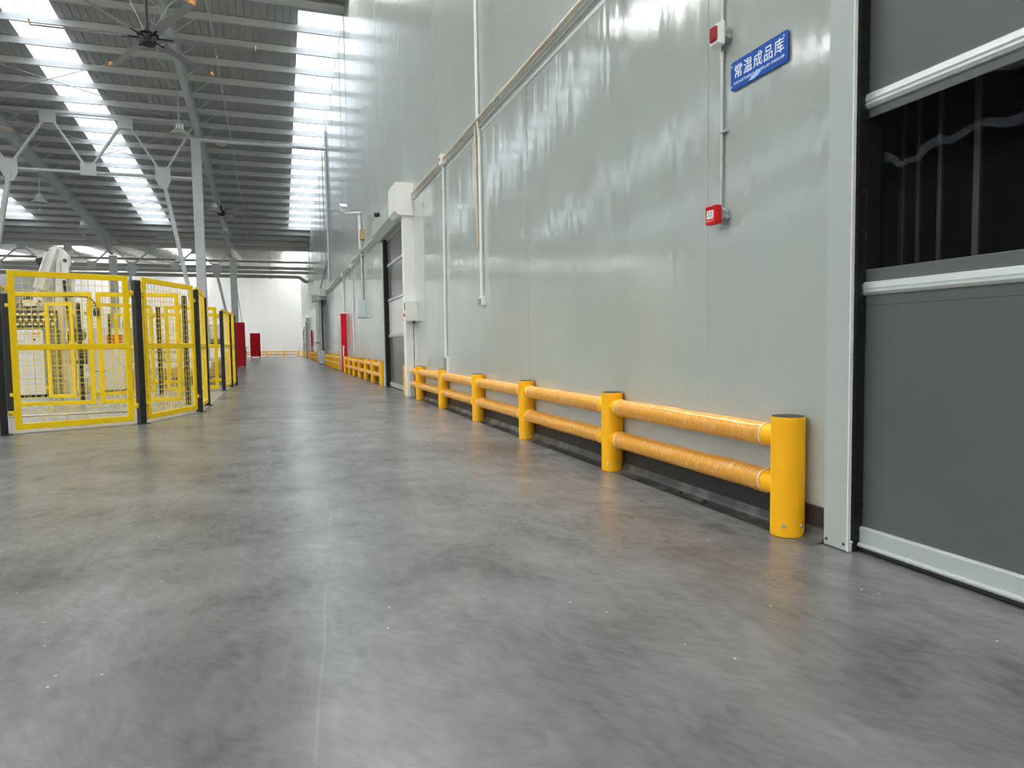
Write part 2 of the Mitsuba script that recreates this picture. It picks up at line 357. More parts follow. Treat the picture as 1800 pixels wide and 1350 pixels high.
def rafter(x, label):
    t = thing('roof_rafter', label, 'rafter', None)
    top = lambda y: deck(y) - 0.26
    obj(t + '__beam', join(ibeam_seg(x, RIDGE, top(RIDGE), 49.5, top(49.5), 0.6, 0.6, 0.22), ibeam_seg(x, 49.5, top(49.5), 55.3, top(55.3), 0.6, 1.15, 0.24)), 'm_steel_paint')
    obj(t + '__beam', ibeam_seg(x, VALLEY - 0.9, top(55.6), YF, top(YF), 0.6, 0.6, 0.22), 'm_steel_paint')
    for y in (29.8, 37.3, 45.0):
        obj(t + '__stiffener', box((x - 0.1, y, top(y) - 0.58), (x + 0.1, y + 0.015, top(y))), 'm_steel_paint')
    for y in PY:
        if y > 55: continue
        d = 0.6 if y < 49.5 else 0.6 + 0.55 * (y - 49.5) / 5.8
        for s in (-1, 1):
            obj(t + '__flange_brace', beam((x + s * 0.11, y, top(y) - d + 0.03), (x + s * 0.86, y, top(y) + 0.03), 0.055, 0.012), 'm_steel_paint')
    for y in (59.5, 61.2, 62.9, 64.6, 66.3, 68.0, 69.7):
        for s in (-1, 1):
            obj(t + '__flange_brace', beam((x + s * 0.11, y, top(y) - 0.57), (x + s * 0.86, y, top(y) + 0.03), 0.055, 0.012), 'm_steel_paint')
    return t
rafter(RAF[0], 'pale steel roof rafter over the two tall columns with braces on both sides')
rafter(RAF[1], 'pale steel roof rafter left of the columns, crossing above the white robot arm')
rafter(RAF[2], 'pale steel roof rafter furthest left, mostly behind the truss')
def column(x, y, w, h, label):
    t = thing('steel_column', label, 'column')
    obj(t + '__shaft', cbox((x - w / 2, y - w / 2, 0.02), (x + w / 2, y + w / 2, h), 0.01), 'm_steel_paint')
    obj(t + '__cap_plate', box((x - w / 2 - 0.03, y - w / 2 - 0.03, h), (x + w / 2 + 0.03, y + w / 2 + 0.03, h + 0.03)), 'm_steel_paint')
    obj(t + '__base_plate', box((x - w / 2 - 0.1, y - w / 2 - 0.1, 0), (x + w / 2 + 0.1, y + w / 2 + 0.1, 0.02)), 'm_steel_paint')
    return t
Y1, Y2 = 34.5, 55.5
column(-3.20, Y1, 0.40, deck(Y1) - 0.90, 'tall grey steel column nearest the camera, rising behind the yellow fence')
column(-2.93, Y2, 0.46, deck(Y2) - 1.45, 'grey steel column further back behind the taller red cabinet')
column(RAF[1], Y2, 0.46, deck(Y2) - 1.45, 'grey steel column seen through the fence, right of the white robot')
column(-19.0, Y2, 0.46, deck(Y2) - 1.45, 'grey steel column far left behind the robot')
column(-11.95, Y1, 0.40, 10.4, 'grey steel column just outside the left edge, carrying the left end of the truss')

def truss(y, xs, zt, zb, ends, label, gus=0.62, strut_w=0.17):
    """Warren truss across the hall. xs: (x, top?) nodes."""
    t = thing('roof_truss', label, 'truss')
    x0, x1 = ends
    obj(t + '__top_chord', cbox((x0, y - 0.06, zt - 0.06), (x1, y + 0.06, zt + 0.06), 0.01), 'm_steel_paint')
    obj(t + '__bottom_chord', cbox((x0 + 0.2, y - 0.055, zb - 0.055), (x1 - 0.2, y + 0.055, zb + 0.055), 0.01), 'm_steel_paint')
    for (xa, ta), (xb, tb) in zip(xs[:-1], xs[1:]):
        za, zc = (zt - 0.25 if ta else zb + 0.2), (zt - 0.25 if tb else zb + 0.2)
        obj(t + '__diagonal', beam((xa + 0.09 * np.sign(xb - xa), y, za), (xb - 0.09 * np.sign(xb - xa), y, zc), 0.13, 0.09, 0.008), 'm_steel_paint')
    for xa, ta in xs[1:-1]:
        z = zt - 0.25 if ta else zb + 0.12
        obj(t + '__gusset_plate', cbox((xa - gus / 2, y - 0.075, z - 0.27), (xa + gus / 2, y - 0.06, z + 0.27), 0.003), 'm_steel_paint')
    return t
nodes1 = [(-3.25, True), (-4.60, False), (-6.02, True), (-7.52, False), (-8.95, True), (-10.44, False), (-11.9, True)]
ZT, ZBt = 11.22, 8.72
tr = truss(Y1, nodes1, ZT, ZBt, (-11.95, -3.0), 'white steel roof truss spanning left from the tall column, open zigzag diagonals')
for xa, xb in ((-4.60, -3.30), (-10.44, -11.85)):
    obj(tr + '__strut', beam((xa, Y1, ZBt - 0.1), (xb, Y1, 1.1), 0.19, 0.17, 0.01), 'm_steel_paint')
    v = [(xa - 0.31, ZBt - 0.02), (xa - 0.31, ZBt - 0.16), (xa - 0.10, ZBt - 0.55), (xa + 0.14, ZBt - 0.55), (xa + 0.31, ZBt - 0.2), (xa + 0.31, ZBt - 0.02)]
    obj(tr + '__gusset_plate', prism(v, Y1 - 0.075, Y1 - 0.055), 'm_steel_paint')
nodes2 = [(-3.0, True), (-4.12, False), (-5.5, True), (-6.9, False), (-8.3, True), (-9.7, False), (-10.8, True)]
tr = truss(Y2, nodes2, 8.45, 6.85, (-10.9, -2.95), 'grey steel truss far back, between the column behind the red cabinet and the robot', 0.5)
for xa, xb in ((-4.12, -3.05), (-9.7, -10.7)):
    obj(tr + '__strut', beam((xa, Y2, 6.75), (xb, Y2, 1.0), 0.2, 0.18, 0.01), 'm_steel_paint')
    v = [(xa - 0.40, 6.98), (xa - 0.40, 6.75), (xa - 0.12, 6.30), (xa + 0.18, 6.30), (xa + 0.40, 6.75), (xa + 0.40, 6.98)]
    obj(tr + '__gusset_plate', prism(v, Y2 - 0.08, Y2 - 0.06), 'm_steel_paint')
nodes3 = [(-10.9, True), (-12.2, False), (-13.6, True), (-15.0, False), (-16.4, True), (-17.8, False), (-19.0, True)]
truss(Y2, nodes3, 8.45, 6.85, (-19.0, -10.95), 'grey steel truss far left behind the robot', 0.5)

# horizontal pipe from the first column to the wall, and the X of thin tie rods under the roof
obj('strut_pipe', tube([(-3.0, 34.3, 10.42), (W - 0.01, 34.0, 10.36)], 0.085, 14), 'm_pipe_white', 30, 'white horizontal pipe between the tall column and the right wall, high up', 'pipe')
def rod(a, b, label, r=0.014):
    obj('tie_rod', tube([(a[0], a[1], deck(a[1]) - 0.33), (b[0], b[1], deck(b[1]) - 0.33)], r, 6), 'm_steel_paint', True, label, 'tie rod')
rod((-10.8, 29.2), (-3.15, 34.4), 'thin steel tie rod crossing the left skylight strip, falling to the right, nearer one')
rod((-10.8, 33.2), (-3.15, 27.6), 'thin steel tie rod over the left skylight strip, rising rightwards under the fan')
rod((-10.8, 34.9), (-3.15, 41.5), 'thin steel tie rod seen between the truss diagonals, falling to the right')
rod((-10.8, 41.5), (-3.15, 34.6), 'thin steel tie rod seen between the truss diagonals, rising towards the tall column')
rod((-10.8, 42.0), (-3.15, 49.5), 'thin steel tie rod below the truss, falling to the right')
rod((-10.8, 50.0), (-3.15, 42.0), 'thin steel tie rod below the truss, rising to the right')
# sloping wire with small clamps
wp = [(-1.72, y, deck(y) - 0.74) for y in np.linspace(20, 55, 16)]
wt = thing('roof_wire', 'thin wire with small beads running down under the roof, right of the tall column', 'wire')
obj(wt + '__cable', tube(wp, 0.013, 6), 'm_pipe_white', True)
for y in (27.1, 33.2, 39.6, 46.0): obj(wt + '__clamp', move(trimesh.creation.icosphere(2, 0.05), (-1.72, y, deck(y) - 0.76)), 'm_white', True)
obj(wt + '__hanger', tube([(-1.72, 55, deck(55) - 0.74), (-1.55, 56.2, deck(56.2) - 0.2)], 0.013, 6), 'm_pipe_white', True)

# bundle of pipes crossing the hall in front of the far wall
PYY = 57.6
pz = [(7.72, 0.08), (7.24, 0.12), (6.92, 0.12)]
for i, (z, r) in enumerate(pz):
    obj('process_pipe', tube([(-30, PYY, z), (W - 0.02, PYY, z)], r, 12), 'm_pipe_steel', 30,
        ['steel pipe crossing the hall before the far wall, topmost and thinnest of four', 'steel pipe crossing the hall before the far wall, second from the top', 'steel pipe crossing the hall before the far wall, third from the top'][i], 'pipe')
obj('process_pipe', tube([(-30, PYY, 6.55), (1.55, PYY, 6.57), (1.80, PYY, 6.55), (1.98, PYY, 6.46), (2.20, PYY, 6.28), (2.34, PYY, 6.22), (W - 0.02, PYY, 6.21)], 0.13, 12), 'm_pipe_steel', 30,
    'lowest of four steel pipes before the far wall, bent down at the right wall', 'pipe')
for i, x in enumerate((-0.35, -15.5, -22.0)):
    obj('pipe_hanger', join(tube([(x, PYY - 0.18, 6.4), (x, PYY - 0.18, deck(PYY) - 0.02)], 0.02, 6), box((x - 0.05, PYY - 0.2, 6.36), (x + 0.05, PYY + 0.16, 6.41))), 'm_steel_paint', False,
        ['thin hanger rod holding the far pipes, right of the columns', 'thin hanger rod holding the far pipes, left of the robot', 'thin hanger rod holding the far pipes, far left'][i], 'hanger')
obj('sprinkler_pipe', tube([(-26, 58.6, 8.72), (W - 0.02, 58.6, 8.78)], 0.05, 8), 'm_pipe_white', 30, 'thin pale pipe just under the far roof valley', 'pipe')

# ------------------------------------------------------------------ ceiling fans
def fan(c, R, rot, top, label, n_tip=6):
    t = thing('ceiling_fan', label, 'fan')
    cx, cy, cz = c
    obj(t + '__rod', tube([(cx, cy, cz + 0.1), (cx, cy, top)], 0.05, 10), 'm_black', 30)
    obj(t + '__hub', move(lathe([(0, -0.17), (0.17, -0.17), (0.20, -0.12), (0.21, 0.05), (0.26, 0.07), (0.26, 0.11), (0.14, 0.12), (0.10, 0.17), (0, 0.17)], 24), c), 'm_black', 30)
    for k in range(6):
        a = math.radians(rot + 60 * k)
        d, s = np.array([math.cos(a), math.sin(a), 0]), np.array([-math.sin(a), math.cos(a), 0])
        # blade: aerofoil chord 0.24 at the root, 0.16 at the tip, pitched
        secs = []
        for q, ch in ((0.45, 0.25), (R * 0.6, 0.20), (R, 0.16)):
            for u, h in ((-0.5, 0.0), (-0.2, 0.022), (0.2, 0.018), (0.5, 0.0), (0.2, -0.006), (-0.2, -0.006)):
                secs.append(np.array(c) + d * q + s * (u * ch) + np.array([0, 0, h - 0.22 * u * ch]))
        secs = np.array(secs); F = []
        for j in range(2):
            for i in range(6):
                i2 = (i + 1) % 6
                F += [(j * 6 + i, j * 6 + i2, j * 6 + 6 + i2), (j * 6 + i, j * 6 + 6 + i2, j * 6 + 6 + i)]
        F += [(0, i + 1, i) for i in range(1, 5)] + [(12, 12 + i, 13 + i) for i in range(1, 5)]
        m = trimesh.Trimesh(secs, np.array(F), process=False); m.fix_normals()
        b = obj(t + '__blade', m, 'm_fan_blade', 50)
        obj(t + '__blade_arm', beam(np.array(c) + d * 0.15, np.array(c) + d * 0.6, 0.07, 0.025), 'm_black')
        tip = np.array(c) + d * R
        w = trimesh.convex.convex_hull(np.array([tip + s * 0.09 - [0, 0, 0.02], tip - s * 0.09 + [0, 0, 0.03], tip - s * 0.02 + d * 0.03 + [0, 0, 0.16], tip + s * 0.06 + d * 0.03 + [0, 0, 0.12], tip + s * 0.08 + d * 0.012, tip - s * 0.08 + d * 0.012]))
        obj(b + '__winglet', w, 'm_orange')
    for k in range(4):
        a = math.radians(45 + 90 * k)
        obj(t + '__guy_wire', tube([(cx + 0.1 * math.cos(a), cy + 0.1 * math.sin(a), cz + 0.15), (cx + 1.5 * math.cos(a), cy + 1.5 * math.sin(a), top - 0.2)], 0.006, 5), 'm_galv', True)
fan((-2.90, 20.15, 9.03), 2.6, -0.5, deck(20.15) - 0.3, 'large black-hubbed ceiling fan with six long grey blades at the top left')
fan((-2.90, 44.55, 9.05), 2.6, 8.0, deck(44.55) - 0.8, 'smaller looking distant ceiling fan in front of the rafter above the columns')

# ------------------------------------------------------------------ high bay lamps
def lamp(c, top, label, s=1.0, pend=False):
    t = thing('high_bay_lamp', label, 'lamp', None)
    obj(t + '__rod', tube([(c[0], c[1], c[2] + 0.42 * s), (c[0], c[1], top)], 0.016, 8), 'm_steel_paint', True)
    fins = [move(trimesh.creation.cylinder(0.05 * s, 0.2 * s, sections=10), (c[0] + 0.12 * s * math.cos(a), c[1] + 0.12 * s * math.sin(a), c[2] + 0.31 * s)) for a in np.linspace(0, 2 * math.pi, 8, endpoint=False)]
    obj(t + '__heat_sink', join(move(trimesh.creation.cylinder(0.11 * s, 0.24 * s, sections=16), (c[0], c[1], c[2] + 0.31 * s)), *fins), 'm_chrome', 30)
    obj(t + '__reflector', move(lathe([(0.15 * s, 0.21 * s), (0.20 * s, 0.17 * s), (0.36 * s, 0.03 * s), (0.38 * s, 0.0), (0.36 * s, 0.0), (0.19 * s, 0.15 * s), (0.0, 0.18 * s)], 28), c), 'm_lamp_reflector', 30)
    if pend:
        obj(t + '__sensor', join(tube([(c[0], c[1], c[2] + 0.15), (c[0], c[1], c[2] - 0.32)], 0.012, 6), move(lathe([(0, 0.1), (0.05, 0.1), (0.11, 0.02), (0, 0)], 12), (c[0], c[1], c[2] - 0.42))), 'm_lamp_reflector', 30)
lamp((-3.42, 30.5, 9.52), deck(30.5) - 0.2, 'bell shaped high bay lamp hanging just left of the tall column')
lamp((-10.80, 39.6, 8.25), deck(39.6) - 0.6, 'high bay lamp at the left edge, hanging below the left end of the truss', 1.0, True)
lamp((-10.75, 47.3, 8.22), deck(47.3) - 0.6, 'high bay lamp under the left rafter, right above the robot arm', 1.0, True)
lamp((-3.14, 42.7, 8.78), deck(42.7) - 0.8, 'high bay lamp directly in front of the distant ceiling fan')
lamp((-2.92, 48.1, 8.30), deck(48.1) - 0.8, 'high bay lamp under the rafter, below the distant ceiling fan')
lamp((-6.2, 52.0, 6.9), deck(52.0) - 0.01, 'small high bay lamp far back, above the yellow fence corner')
for i, (x, y, z) in enumerate(((-2.12, 34.77, 10.42), (-10.62, 34.9, 10.42), (-2.22, 23.6, 11.72))):
    t = thing('round_sensor', ['flat peach coloured round fixture right of the top of the tall column', 'flat peach coloured round fixture at the left edge above the truss', 'flat peach coloured round fixture at the top edge beside the orange fan tip'][i], 'fixture')
    obj(t + '__dome', move(lathe([(0, -0.06), (0.14, -0.05), (0.24, 0.0), (0.25, 0.05), (0, 0.07)], 20), (x, y, z)), 'm_peach', 40)
    obj(t + '__rod', tube([(x, y, z + 0.05), (x, y, deck(y) - 0.1)], 0.01, 6), 'm_steel_paint', True)

# ------------------------------------------------------------------ near roller door (door_1)
X1 = 2.575
obj('trim_3', cbox((W - 0.045, 2.45, 0.004), (W - 0.03, 2.595, 4.2), 0.003), 'm_trim', kind='structure')
obj('trim_3__edge', box((W - 0.047, 2.444, 0.004), (W - 0.030, 2.451, 4.2)), 'm_white')
for zz in (0.035,):
    for yy in (2.575, 2.47): obj('trim_3__screw', move(trimesh.creation.cylinder(0.006, 0.012, sections=8), (W - 0.045, yy, zz)), 'm_dark_grey')
door1 = key_for('door_1')
tag(door1, 'grey high speed roller door at the right edge with a dark window band', kind='structure')
def d1(part, y0, y1, z0, z1, x0, x1, m, b=0.002):
    return obj(f'{door1}__{part}', cbox((x0, y0, z0), (x1, y1, z1), b), m)
DY0, DY1 = -1.5, 2.452
d1('side_guide', 2.452, 2.56, 0.0, 4.2, 2.5005, 2.66, 'm_black_matt')
d1('side_guide', -1.6, -1.5, 0.0, 4.2, 2.50, 2.66, 'm_black_matt')
br = []
for z in np.arange(0.03, 3.9, 0.0045):
    a = RNG.normal(0, 0.25)
    br.append(beam((2.528, 2.4515, z), (2.566 + 0.003 * RNG.normal(), 2.446 + 0.002 * RNG.normal(), z + 0.008 * a), 0.0022, 0.0022))
obj(f'{door1}__brush', join(br), 'm_black_gloss', kind='stuff')
obj(f'{door1}__guide_bolt', join(tube([(2.505, 2.444, 0.0), (2.505, 2.444, 0.045)], 0.005, 8), move(trimesh.creation.icosphere(1, 0.009), (2.505, 2.444, 0.048))), 'm_chrome', True)
d1('curtain', DY0, DY1, 0.115, 1.205, X1, X1 + 0.006, 'm_curtain')
d1('curtain', DY0, DY1, 2.085, 3.9, X1, X1 + 0.006, 'm_curtain')
d1('curtain', DY0, DY1, 1.252, 1.315, X1, X1 + 0.006, 'm_curtain')
d1('curtain', DY0, DY1, 1.996, 2.04, X1, X1 + 0.006, 'm_curtain')
def bar(z0, z1):
    h = z1 - z0
    prof = [(X1 + 0.004, z0), (X1 - 0.012, z0 + 0.002), (X1 - 0.022, z0 + 0.22 * h), (X1 - 0.022, z0 + 0.34 * h), (X1 - 0.016, z0 + 0.40 * h), (X1 - 0.022, z0 + 0.5 * h), (X1 - 0.020, z0 + 0.86 * h), (X1 - 0.012, z1 - 0.003), (X1 + 0.004, z1)]
    obj(f'{door1}__reinforcing_bar', prism(prof, DY0, DY1), 'm_alu', 30)
bar(1.195, 1.258); bar(2.035, 2.105)
obj(f'{door1}__seam', box((X1 - 0.001, DY0, 1.147), (X1 + 0.004, DY1, 1.150)), 'm_dark_grey')
d1('bottom_beam', DY0, DY1 - 0.002, 0.03, 0.118, X1 - 0.022, X1 + 0.012, 'm_trim', 0.006)
obj(f'{door1}__bottom_lip', tube([(X1 - 0.026, DY0, 0.034), (X1 - 0.026, DY1 - 0.01, 0.034)], 0.011, 12), 'm_trim', 30)
d1('bottom_seal', DY0, DY1, 0.0, 0.03, X1 - 0.026, X1 + 0.01, 'm_black', 0.008)
ny, nz = 90, 26
yy, zz = np.meshgrid(np.linspace(DY0, DY1, ny), np.linspace(1.31, 2.0, nz), indexing='ij')
edge = np.exp(-((DY1 - yy) / 0.16)) * np.sin(np.pi * (zz - 1.31) / 0.69)
xx = X1 + 0.003 + 0.004 * (meshkit.fbm(np.stack([yy * 2.2, zz * 3.0, 0 * yy], -1), 3, 5) - 0.5) + 0.014 * edge * (meshkit.fbm(np.stack([yy * 24, zz * 7, 0 * yy + 3], -1), 3, 8) - 0.5)
V = np.stack([xx, yy, zz], -1).reshape(-1, 3)
F = [(i * nz + j, (i + 1) * nz + j, (i + 1) * nz + j + 1, i * nz + j + 1) for i in range(ny - 1) for j in range(nz - 1)]
obj(f'{door1}__window', (V, F), 'm_window', True, 'clear plastic window band, dark behind')
# dark room behind the window with a strip curtain's edge and frame posts
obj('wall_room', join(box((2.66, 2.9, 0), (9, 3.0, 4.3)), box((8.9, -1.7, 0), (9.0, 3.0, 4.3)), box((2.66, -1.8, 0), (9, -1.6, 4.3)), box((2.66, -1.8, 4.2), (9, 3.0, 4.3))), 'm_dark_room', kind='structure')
for i, (x, y, w) in enumerate(((2.95, 2.605, 0.03), (2.95, 2.515, 0.02), (2.95, 2.40, 0.02), (2.95, 2.22, 0.03))):
    obj('strip_post', cbox((x, y - w / 2, 0), (x + 0.02, y + w / 2, 3.6), 0.003), 'm_dark_grey', False,
        f'dim metal upright behind the dark door window, {["first", "second", "third", "fourth"][i]} from its left edge', 'post')

# ------------------------------------------------------------------ second roller door (door_2)
door2 = key_for('door_2')
tag(door2, 'grey roller door half way along the wall, white frame and housing', kind='structure')
def d2(part, lo, hi, m, b=0.004, lab=None): return obj(f'{door2}__{part}', cbox(lo, hi, b), m, label=lab)
d2('frame_post', (2.33, 12.95, 0.0), (W + 0.05, 13.20, 3.47), 'm_white', 0.006)
d2('frame_post', (2.45, 16.55, 0.0), (W + 0.05, 16.85, 3.47), 'm_trim', 0.006)
obj(f'{door2}__cable_strip', box((2.475, 12.945, 0.0), (2.485, 12.951, 1.46)), 'm_dark_grey')
d2('side_guide', (2.465, 16.42, 0.0), (2.64, 16.56, 3.5), 'm_black_matt')
d2('side_guide', (2.36, 13.20, 0.0), (2.60, 13.30, 3.5), 'm_black_matt')
house = [(W + 0.05, 3.44), (2.24, 3.44), (2.16, 3.52), (2.16, 4.02), (2.20, 4.05), (W + 0.05, 4.05)]
obj(f'{door2}__motor_housing', prism(house, 12.90, 13.62), 'm_white')
hood = [(W + 0.05, 3.50), (2.40, 3.50), (2.27, 3.63), (2.27, 3.97), (W + 0.05, 3.97)]
obj(f'{door2}__hood', prism(hood, 13.62, 16.95), 'm_trim')
obj(f'{door2}__end_gap', box((2.25, 13.60, 3.62), (2.30, 13.63, 3.96)), 'm_black')
d2('curtain', (2.56, 13.25, 0.10), (2.566, 16.5, 1.2), 'm_curtain_far')
d2('curtain', (2.56, 13.25, 2.08), (2.566, 16.5, 3.5), 'm_curtain_far')
d2('window', (2.56, 13.25, 1.25), (2.566, 16.5, 2.02), 'm_plastic_sheet', lab='pale protective plastic sheet over the window')
for z in (1.22, 2.06, 2.88): d2('reinforcing_bar', (2.535, 13.25, z - 0.035), (2.57, 16.5, z + 0.035), 'm_alu', 0.01)
d2('bottom_beam', (2.54, 13.25, 0.02), (2.575, 16.5, 0.12), 'm_trim')
cb = thing('door_control_box', 'white control box with red button on the frame of the second door', 'control box')
obj(cb + '__body', cbox((2.31, 12.74, 1.45), (W, 12.93, 1.83), 0.006), 'm_cream')
obj(cb + '__cover', cbox((2.30, 12.745, 1.455), (2.312, 12.925, 1.825), 0.004), 'm_white')
obj(cb + '__display', box((2.296, 12.79, 1.65), (2.301, 12.88, 1.79)), 'm_dark_grey')
obj(cb + '__button', move(trimesh.creation.cylinder(0.025, 0.03, sections=16, transform=trimesh.transformations.rotation_matrix(math.pi / 2, [0, 1, 0])), (2.292, 12.83, 1.56)), 'm_red')
obj(cb + '__gland', move(trimesh.creation.cylinder(0.02, 0.05, sections=10), (2.47, 12.84, 1.43)), 'm_black')
obj('warning_lamp', move(join(trimesh.creation.icosphere(2, 0.055), move(trimesh.creation.cylinder(0.035, 0.08, sections=12), (0.04, 0, 0))), (2.20, 15.6, 3.93)), 'm_black_gloss', True, 'small black round lamp on the far half of the second door hood', 'lamp')

# ------------------------------------------------------------------ cold store sliding door and more doors far along
d3 = key_for('door_3')
tag(d3, 'steel sliding cold store door standing open along the wall', kind='structure')
obj(d3 + '__leaf', cbox((2.18, 38.5, 0.06), (2.42, 41.3, 3.45), 0.01), 'm_galv')
obj(d3 + '__edge_strip', box((2.32, 38.48, 0.06), (2.425, 38.50, 3.45)), 'm_dark_grey')
obj(d3 + '__kick_plate', cbox((2.15, 38.47, 0.03), (2.43, 38.9, 0.75), 0.006), 'm_alu')
obj(d3 + '__handle', tube([(2.18, 38.75, 2.2), (2.05, 38.75, 2.2), (2.05, 38.75, 1.35), (2.18, 38.75, 1.35)], 0.02, 8), 'm_chrome', 30)
obj(d3 + '__lever', cbox((1.98, 38.6, 1.16), (2.2, 38.66, 1.22), 0.004), 'm_dark_grey')
obj(d3 + '__track', cbox((2.25, 37.6, 3.46), (W, 44.5, 3.62), 0.01), 'm_galv')
obj(d3 + '__drive_box', cbox((2.18, 37.2, 3.62), (W, 38.4, 4.02), 0.01), 'm_alu')
obj(d3 + '__drive_box', cbox((1.90, 39.6, 3.50), (2.2, 40.2, 3.86), 0.01), 'm_galv')
obj(d3 + '__roller_arm', beam((2.05, 38.4, 3.42), (2.4, 38.45, 3.62), 0.05, 0.03), 'm_galv')
for i, (ya, yb, zt) in enumerate(((58.6, 61.4, 3.0), (66.0, 68.5, 2.5))):
    k = key_for('door_%d' % (4 + i))
    tag(k, ['roller door far along the right wall with a dark edge', 'last door in the right wall before the far wall'][i], kind='structure')
    obj(k + '__frame', join(cbox((2.36, ya - 0.1, 0), (W, ya, zt), 0.01), cbox((2.36, yb, 0), (W, yb + 0.1, zt), 0.01), cbox((2.30, ya - 0.1, zt), (W, yb + 0.1, zt + 0.35), 0.01)), 'm_white')
    obj(k + '__leaf', cbox((2.44, ya, 0.02), (W, yb, zt), 0.006), 'm_curtain_far')
    obj(k + '__side_guide', box((2.33, ya, 0), (2.44, ya + 0.12, zt)), 'm_black_matt')
    obj(k + '__control_box', cbox((2.36, ya - 0.45, 1.3), (W, ya - 0.15, 1.75), 0.01), 'm_cream')

# ------------------------------------------------------------------ yellow guard rails along the wall
XP, RP, HP = 2.447, 0.083, 0.615
post_tube = mikit.ply(lathe([(RP - 0.006, 0.0), (RP, 0.003), (RP, HP - 0.012), (RP - 0.002, HP - 0.006), (RP - 0.010, HP - 0.006), (RP - 0.010, 0.0)], 40), 'm_yellow', 40)
post_cap = mikit.ply(lathe([(0, HP - 0.002), (RP - 0.012, HP - 0.002), (RP - 0.004, HP - 0.004), (RP - 0.003, HP - 0.012), (0, HP - 0.012)], 40), 'm_black', 40)
bolt = mikit.ply(join(trimesh.creation.cylinder(0.011, 0.006, sections=6, transform=trimesh.transformations.rotation_matrix(math.pi / 2, [0, 1, 0])),
                      trimesh.creation.cylinder(0.006, 0.012, sections=12, transform=trimesh.transformations.rotation_matrix(math.pi / 2, [0, 1, 0]))), 'm_chrome')
RZ = (0.500, 0.252)
RR = (0.056, 0.058)
wraps = {}
def wrap_mesh(L, r, seed):
    n, m = max(8, int(L / 0.035)), 24
    t = np.linspace(0, L, n); a = np.linspace(0, 2 * math.pi, m, endpoint=False)
    tt, aa = np.meshgrid(t, a, indexing='ij')
    P = np.stack([np.cos(aa) * 1.6, tt * 9, np.sin(aa) * 1.6 + seed], -1)
    rr = r + 0.0035 + 0.0045 * meshkit.fbm(P, 3, seed) + 0.006 * (meshkit.noise(P * 0.35, seed + 5) > 0.72) * meshkit.noise(P * 2.1, seed)
    V = np.stack([rr * np.cos(aa), tt, rr * np.sin(aa)], -1).reshape(-1, 3)
    F = []
    for i in range(n - 1):
        for k in range(m):
            k2 = (k + 1) % m
            F += [(i * m + k, (i + 1) * m + k, (i + 1) * m + k2), (i * m + k, (i + 1) * m + k2, i * m + k2)]
    mm = trimesh.Trimesh(V, np.array(F), process=False)
    return mm
def along_y(mesh): return mesh
def guard_rail(ys, label, axis='y', x=XP, y=None, near=False):
    t = thing('guard_rail', label, 'guard rail')
    for i, q in enumerate(ys):
        px, py = (x, q) if axis == 'y' else (q, y)
        M = T().translate([px, py, 0])
        pk = copy(t + '__post', post_tube, M)
        copy(pk + '__cap', post_cap, M)
        if q < 31 and axis == 'y':
            for ang in (218, 282):
                b = M @ T().rotate([0, 0, 1], ang) @ T().translate([RP + 0.001, 0, 0.062])
                copy(pk + '__bolt', bolt, b)
    for q0, q1 in zip(ys[:-1], ys[1:]):
        L = q1 - q0
        for z, r in zip(RZ, RR):
            a, b = ((x, q0, z), (x, q1, z)) if axis == 'y' else ((q0, y, z), (q1, y, z))
            rk = obj(t + '__rail', tube([a, b], r, 24), 'm_yellow', 30)
            g = 0.15
            seed = int(q0 * 10 + z * 100) % 97
            wm = wrap_mesh(L - 2 * g, r, seed)
            M = np.eye(4)
            if axis == 'x': M = trimesh.transformations.rotation_matrix(-math.pi / 2, [0, 0, 1])
            wm.apply_transform(M)
            wm.apply_translation((x, q0 + g, z) if axis == 'y' else (q0 + g, y, z))
            obj(rk + '__film_wrap', wm, 'm_wrap', True)
            if axis == 'y' and q0 < 14:
                for e in (q0 + g, q1 - g): obj(rk + '__film_edge', tube([(x, e - 0.004, z), (x, e + 0.004, z)], r + 0.0085, 24), 'm_wrap_edge', 30)
    return t
guard_rail([2.80, 4.73, 6.66, 8.47, 10.43, 12.28, 13.57], 'yellow double guard rail wrapped in film, nearest section ending at the big roller door')
guard_rail([17.0 + 1.6 * k for k in range(7)], 'yellow double guard rail between the second door and the red hydrant cabinet')
guard_rail([28.5, 29.6, 31.0, 32.5, 34.0, 35.6, 37.2], 'yellow double guard rail between the red hydrant cabinet and the open cold store door')
guard_rail([43.6 + 1.6 * k for k in range(7)], 'yellow double guard rail just beyond the open cold store door')
guard_rail([55.2, 56.6, 58.0], 'short yellow guard rail before the far roller door')
guard_rail([62.0 + 1.5 * k for k in range(8)], 'yellow guard rail furthest along the right wall, by the far corner')
guard_rail([-4.9, -3.3, -1.75, -1.0 + 0.0, 0.57, 2.08], 'yellow double guard rail along the foot of the white far wall', axis='x', y=73.7)

# ------------------------------------------------------------------ things on the right wall
def conduit(name, pts, r, m, label, n=12, cat='conduit'): return obj(name, tube(pts, r, n), m, 30, label, cat)
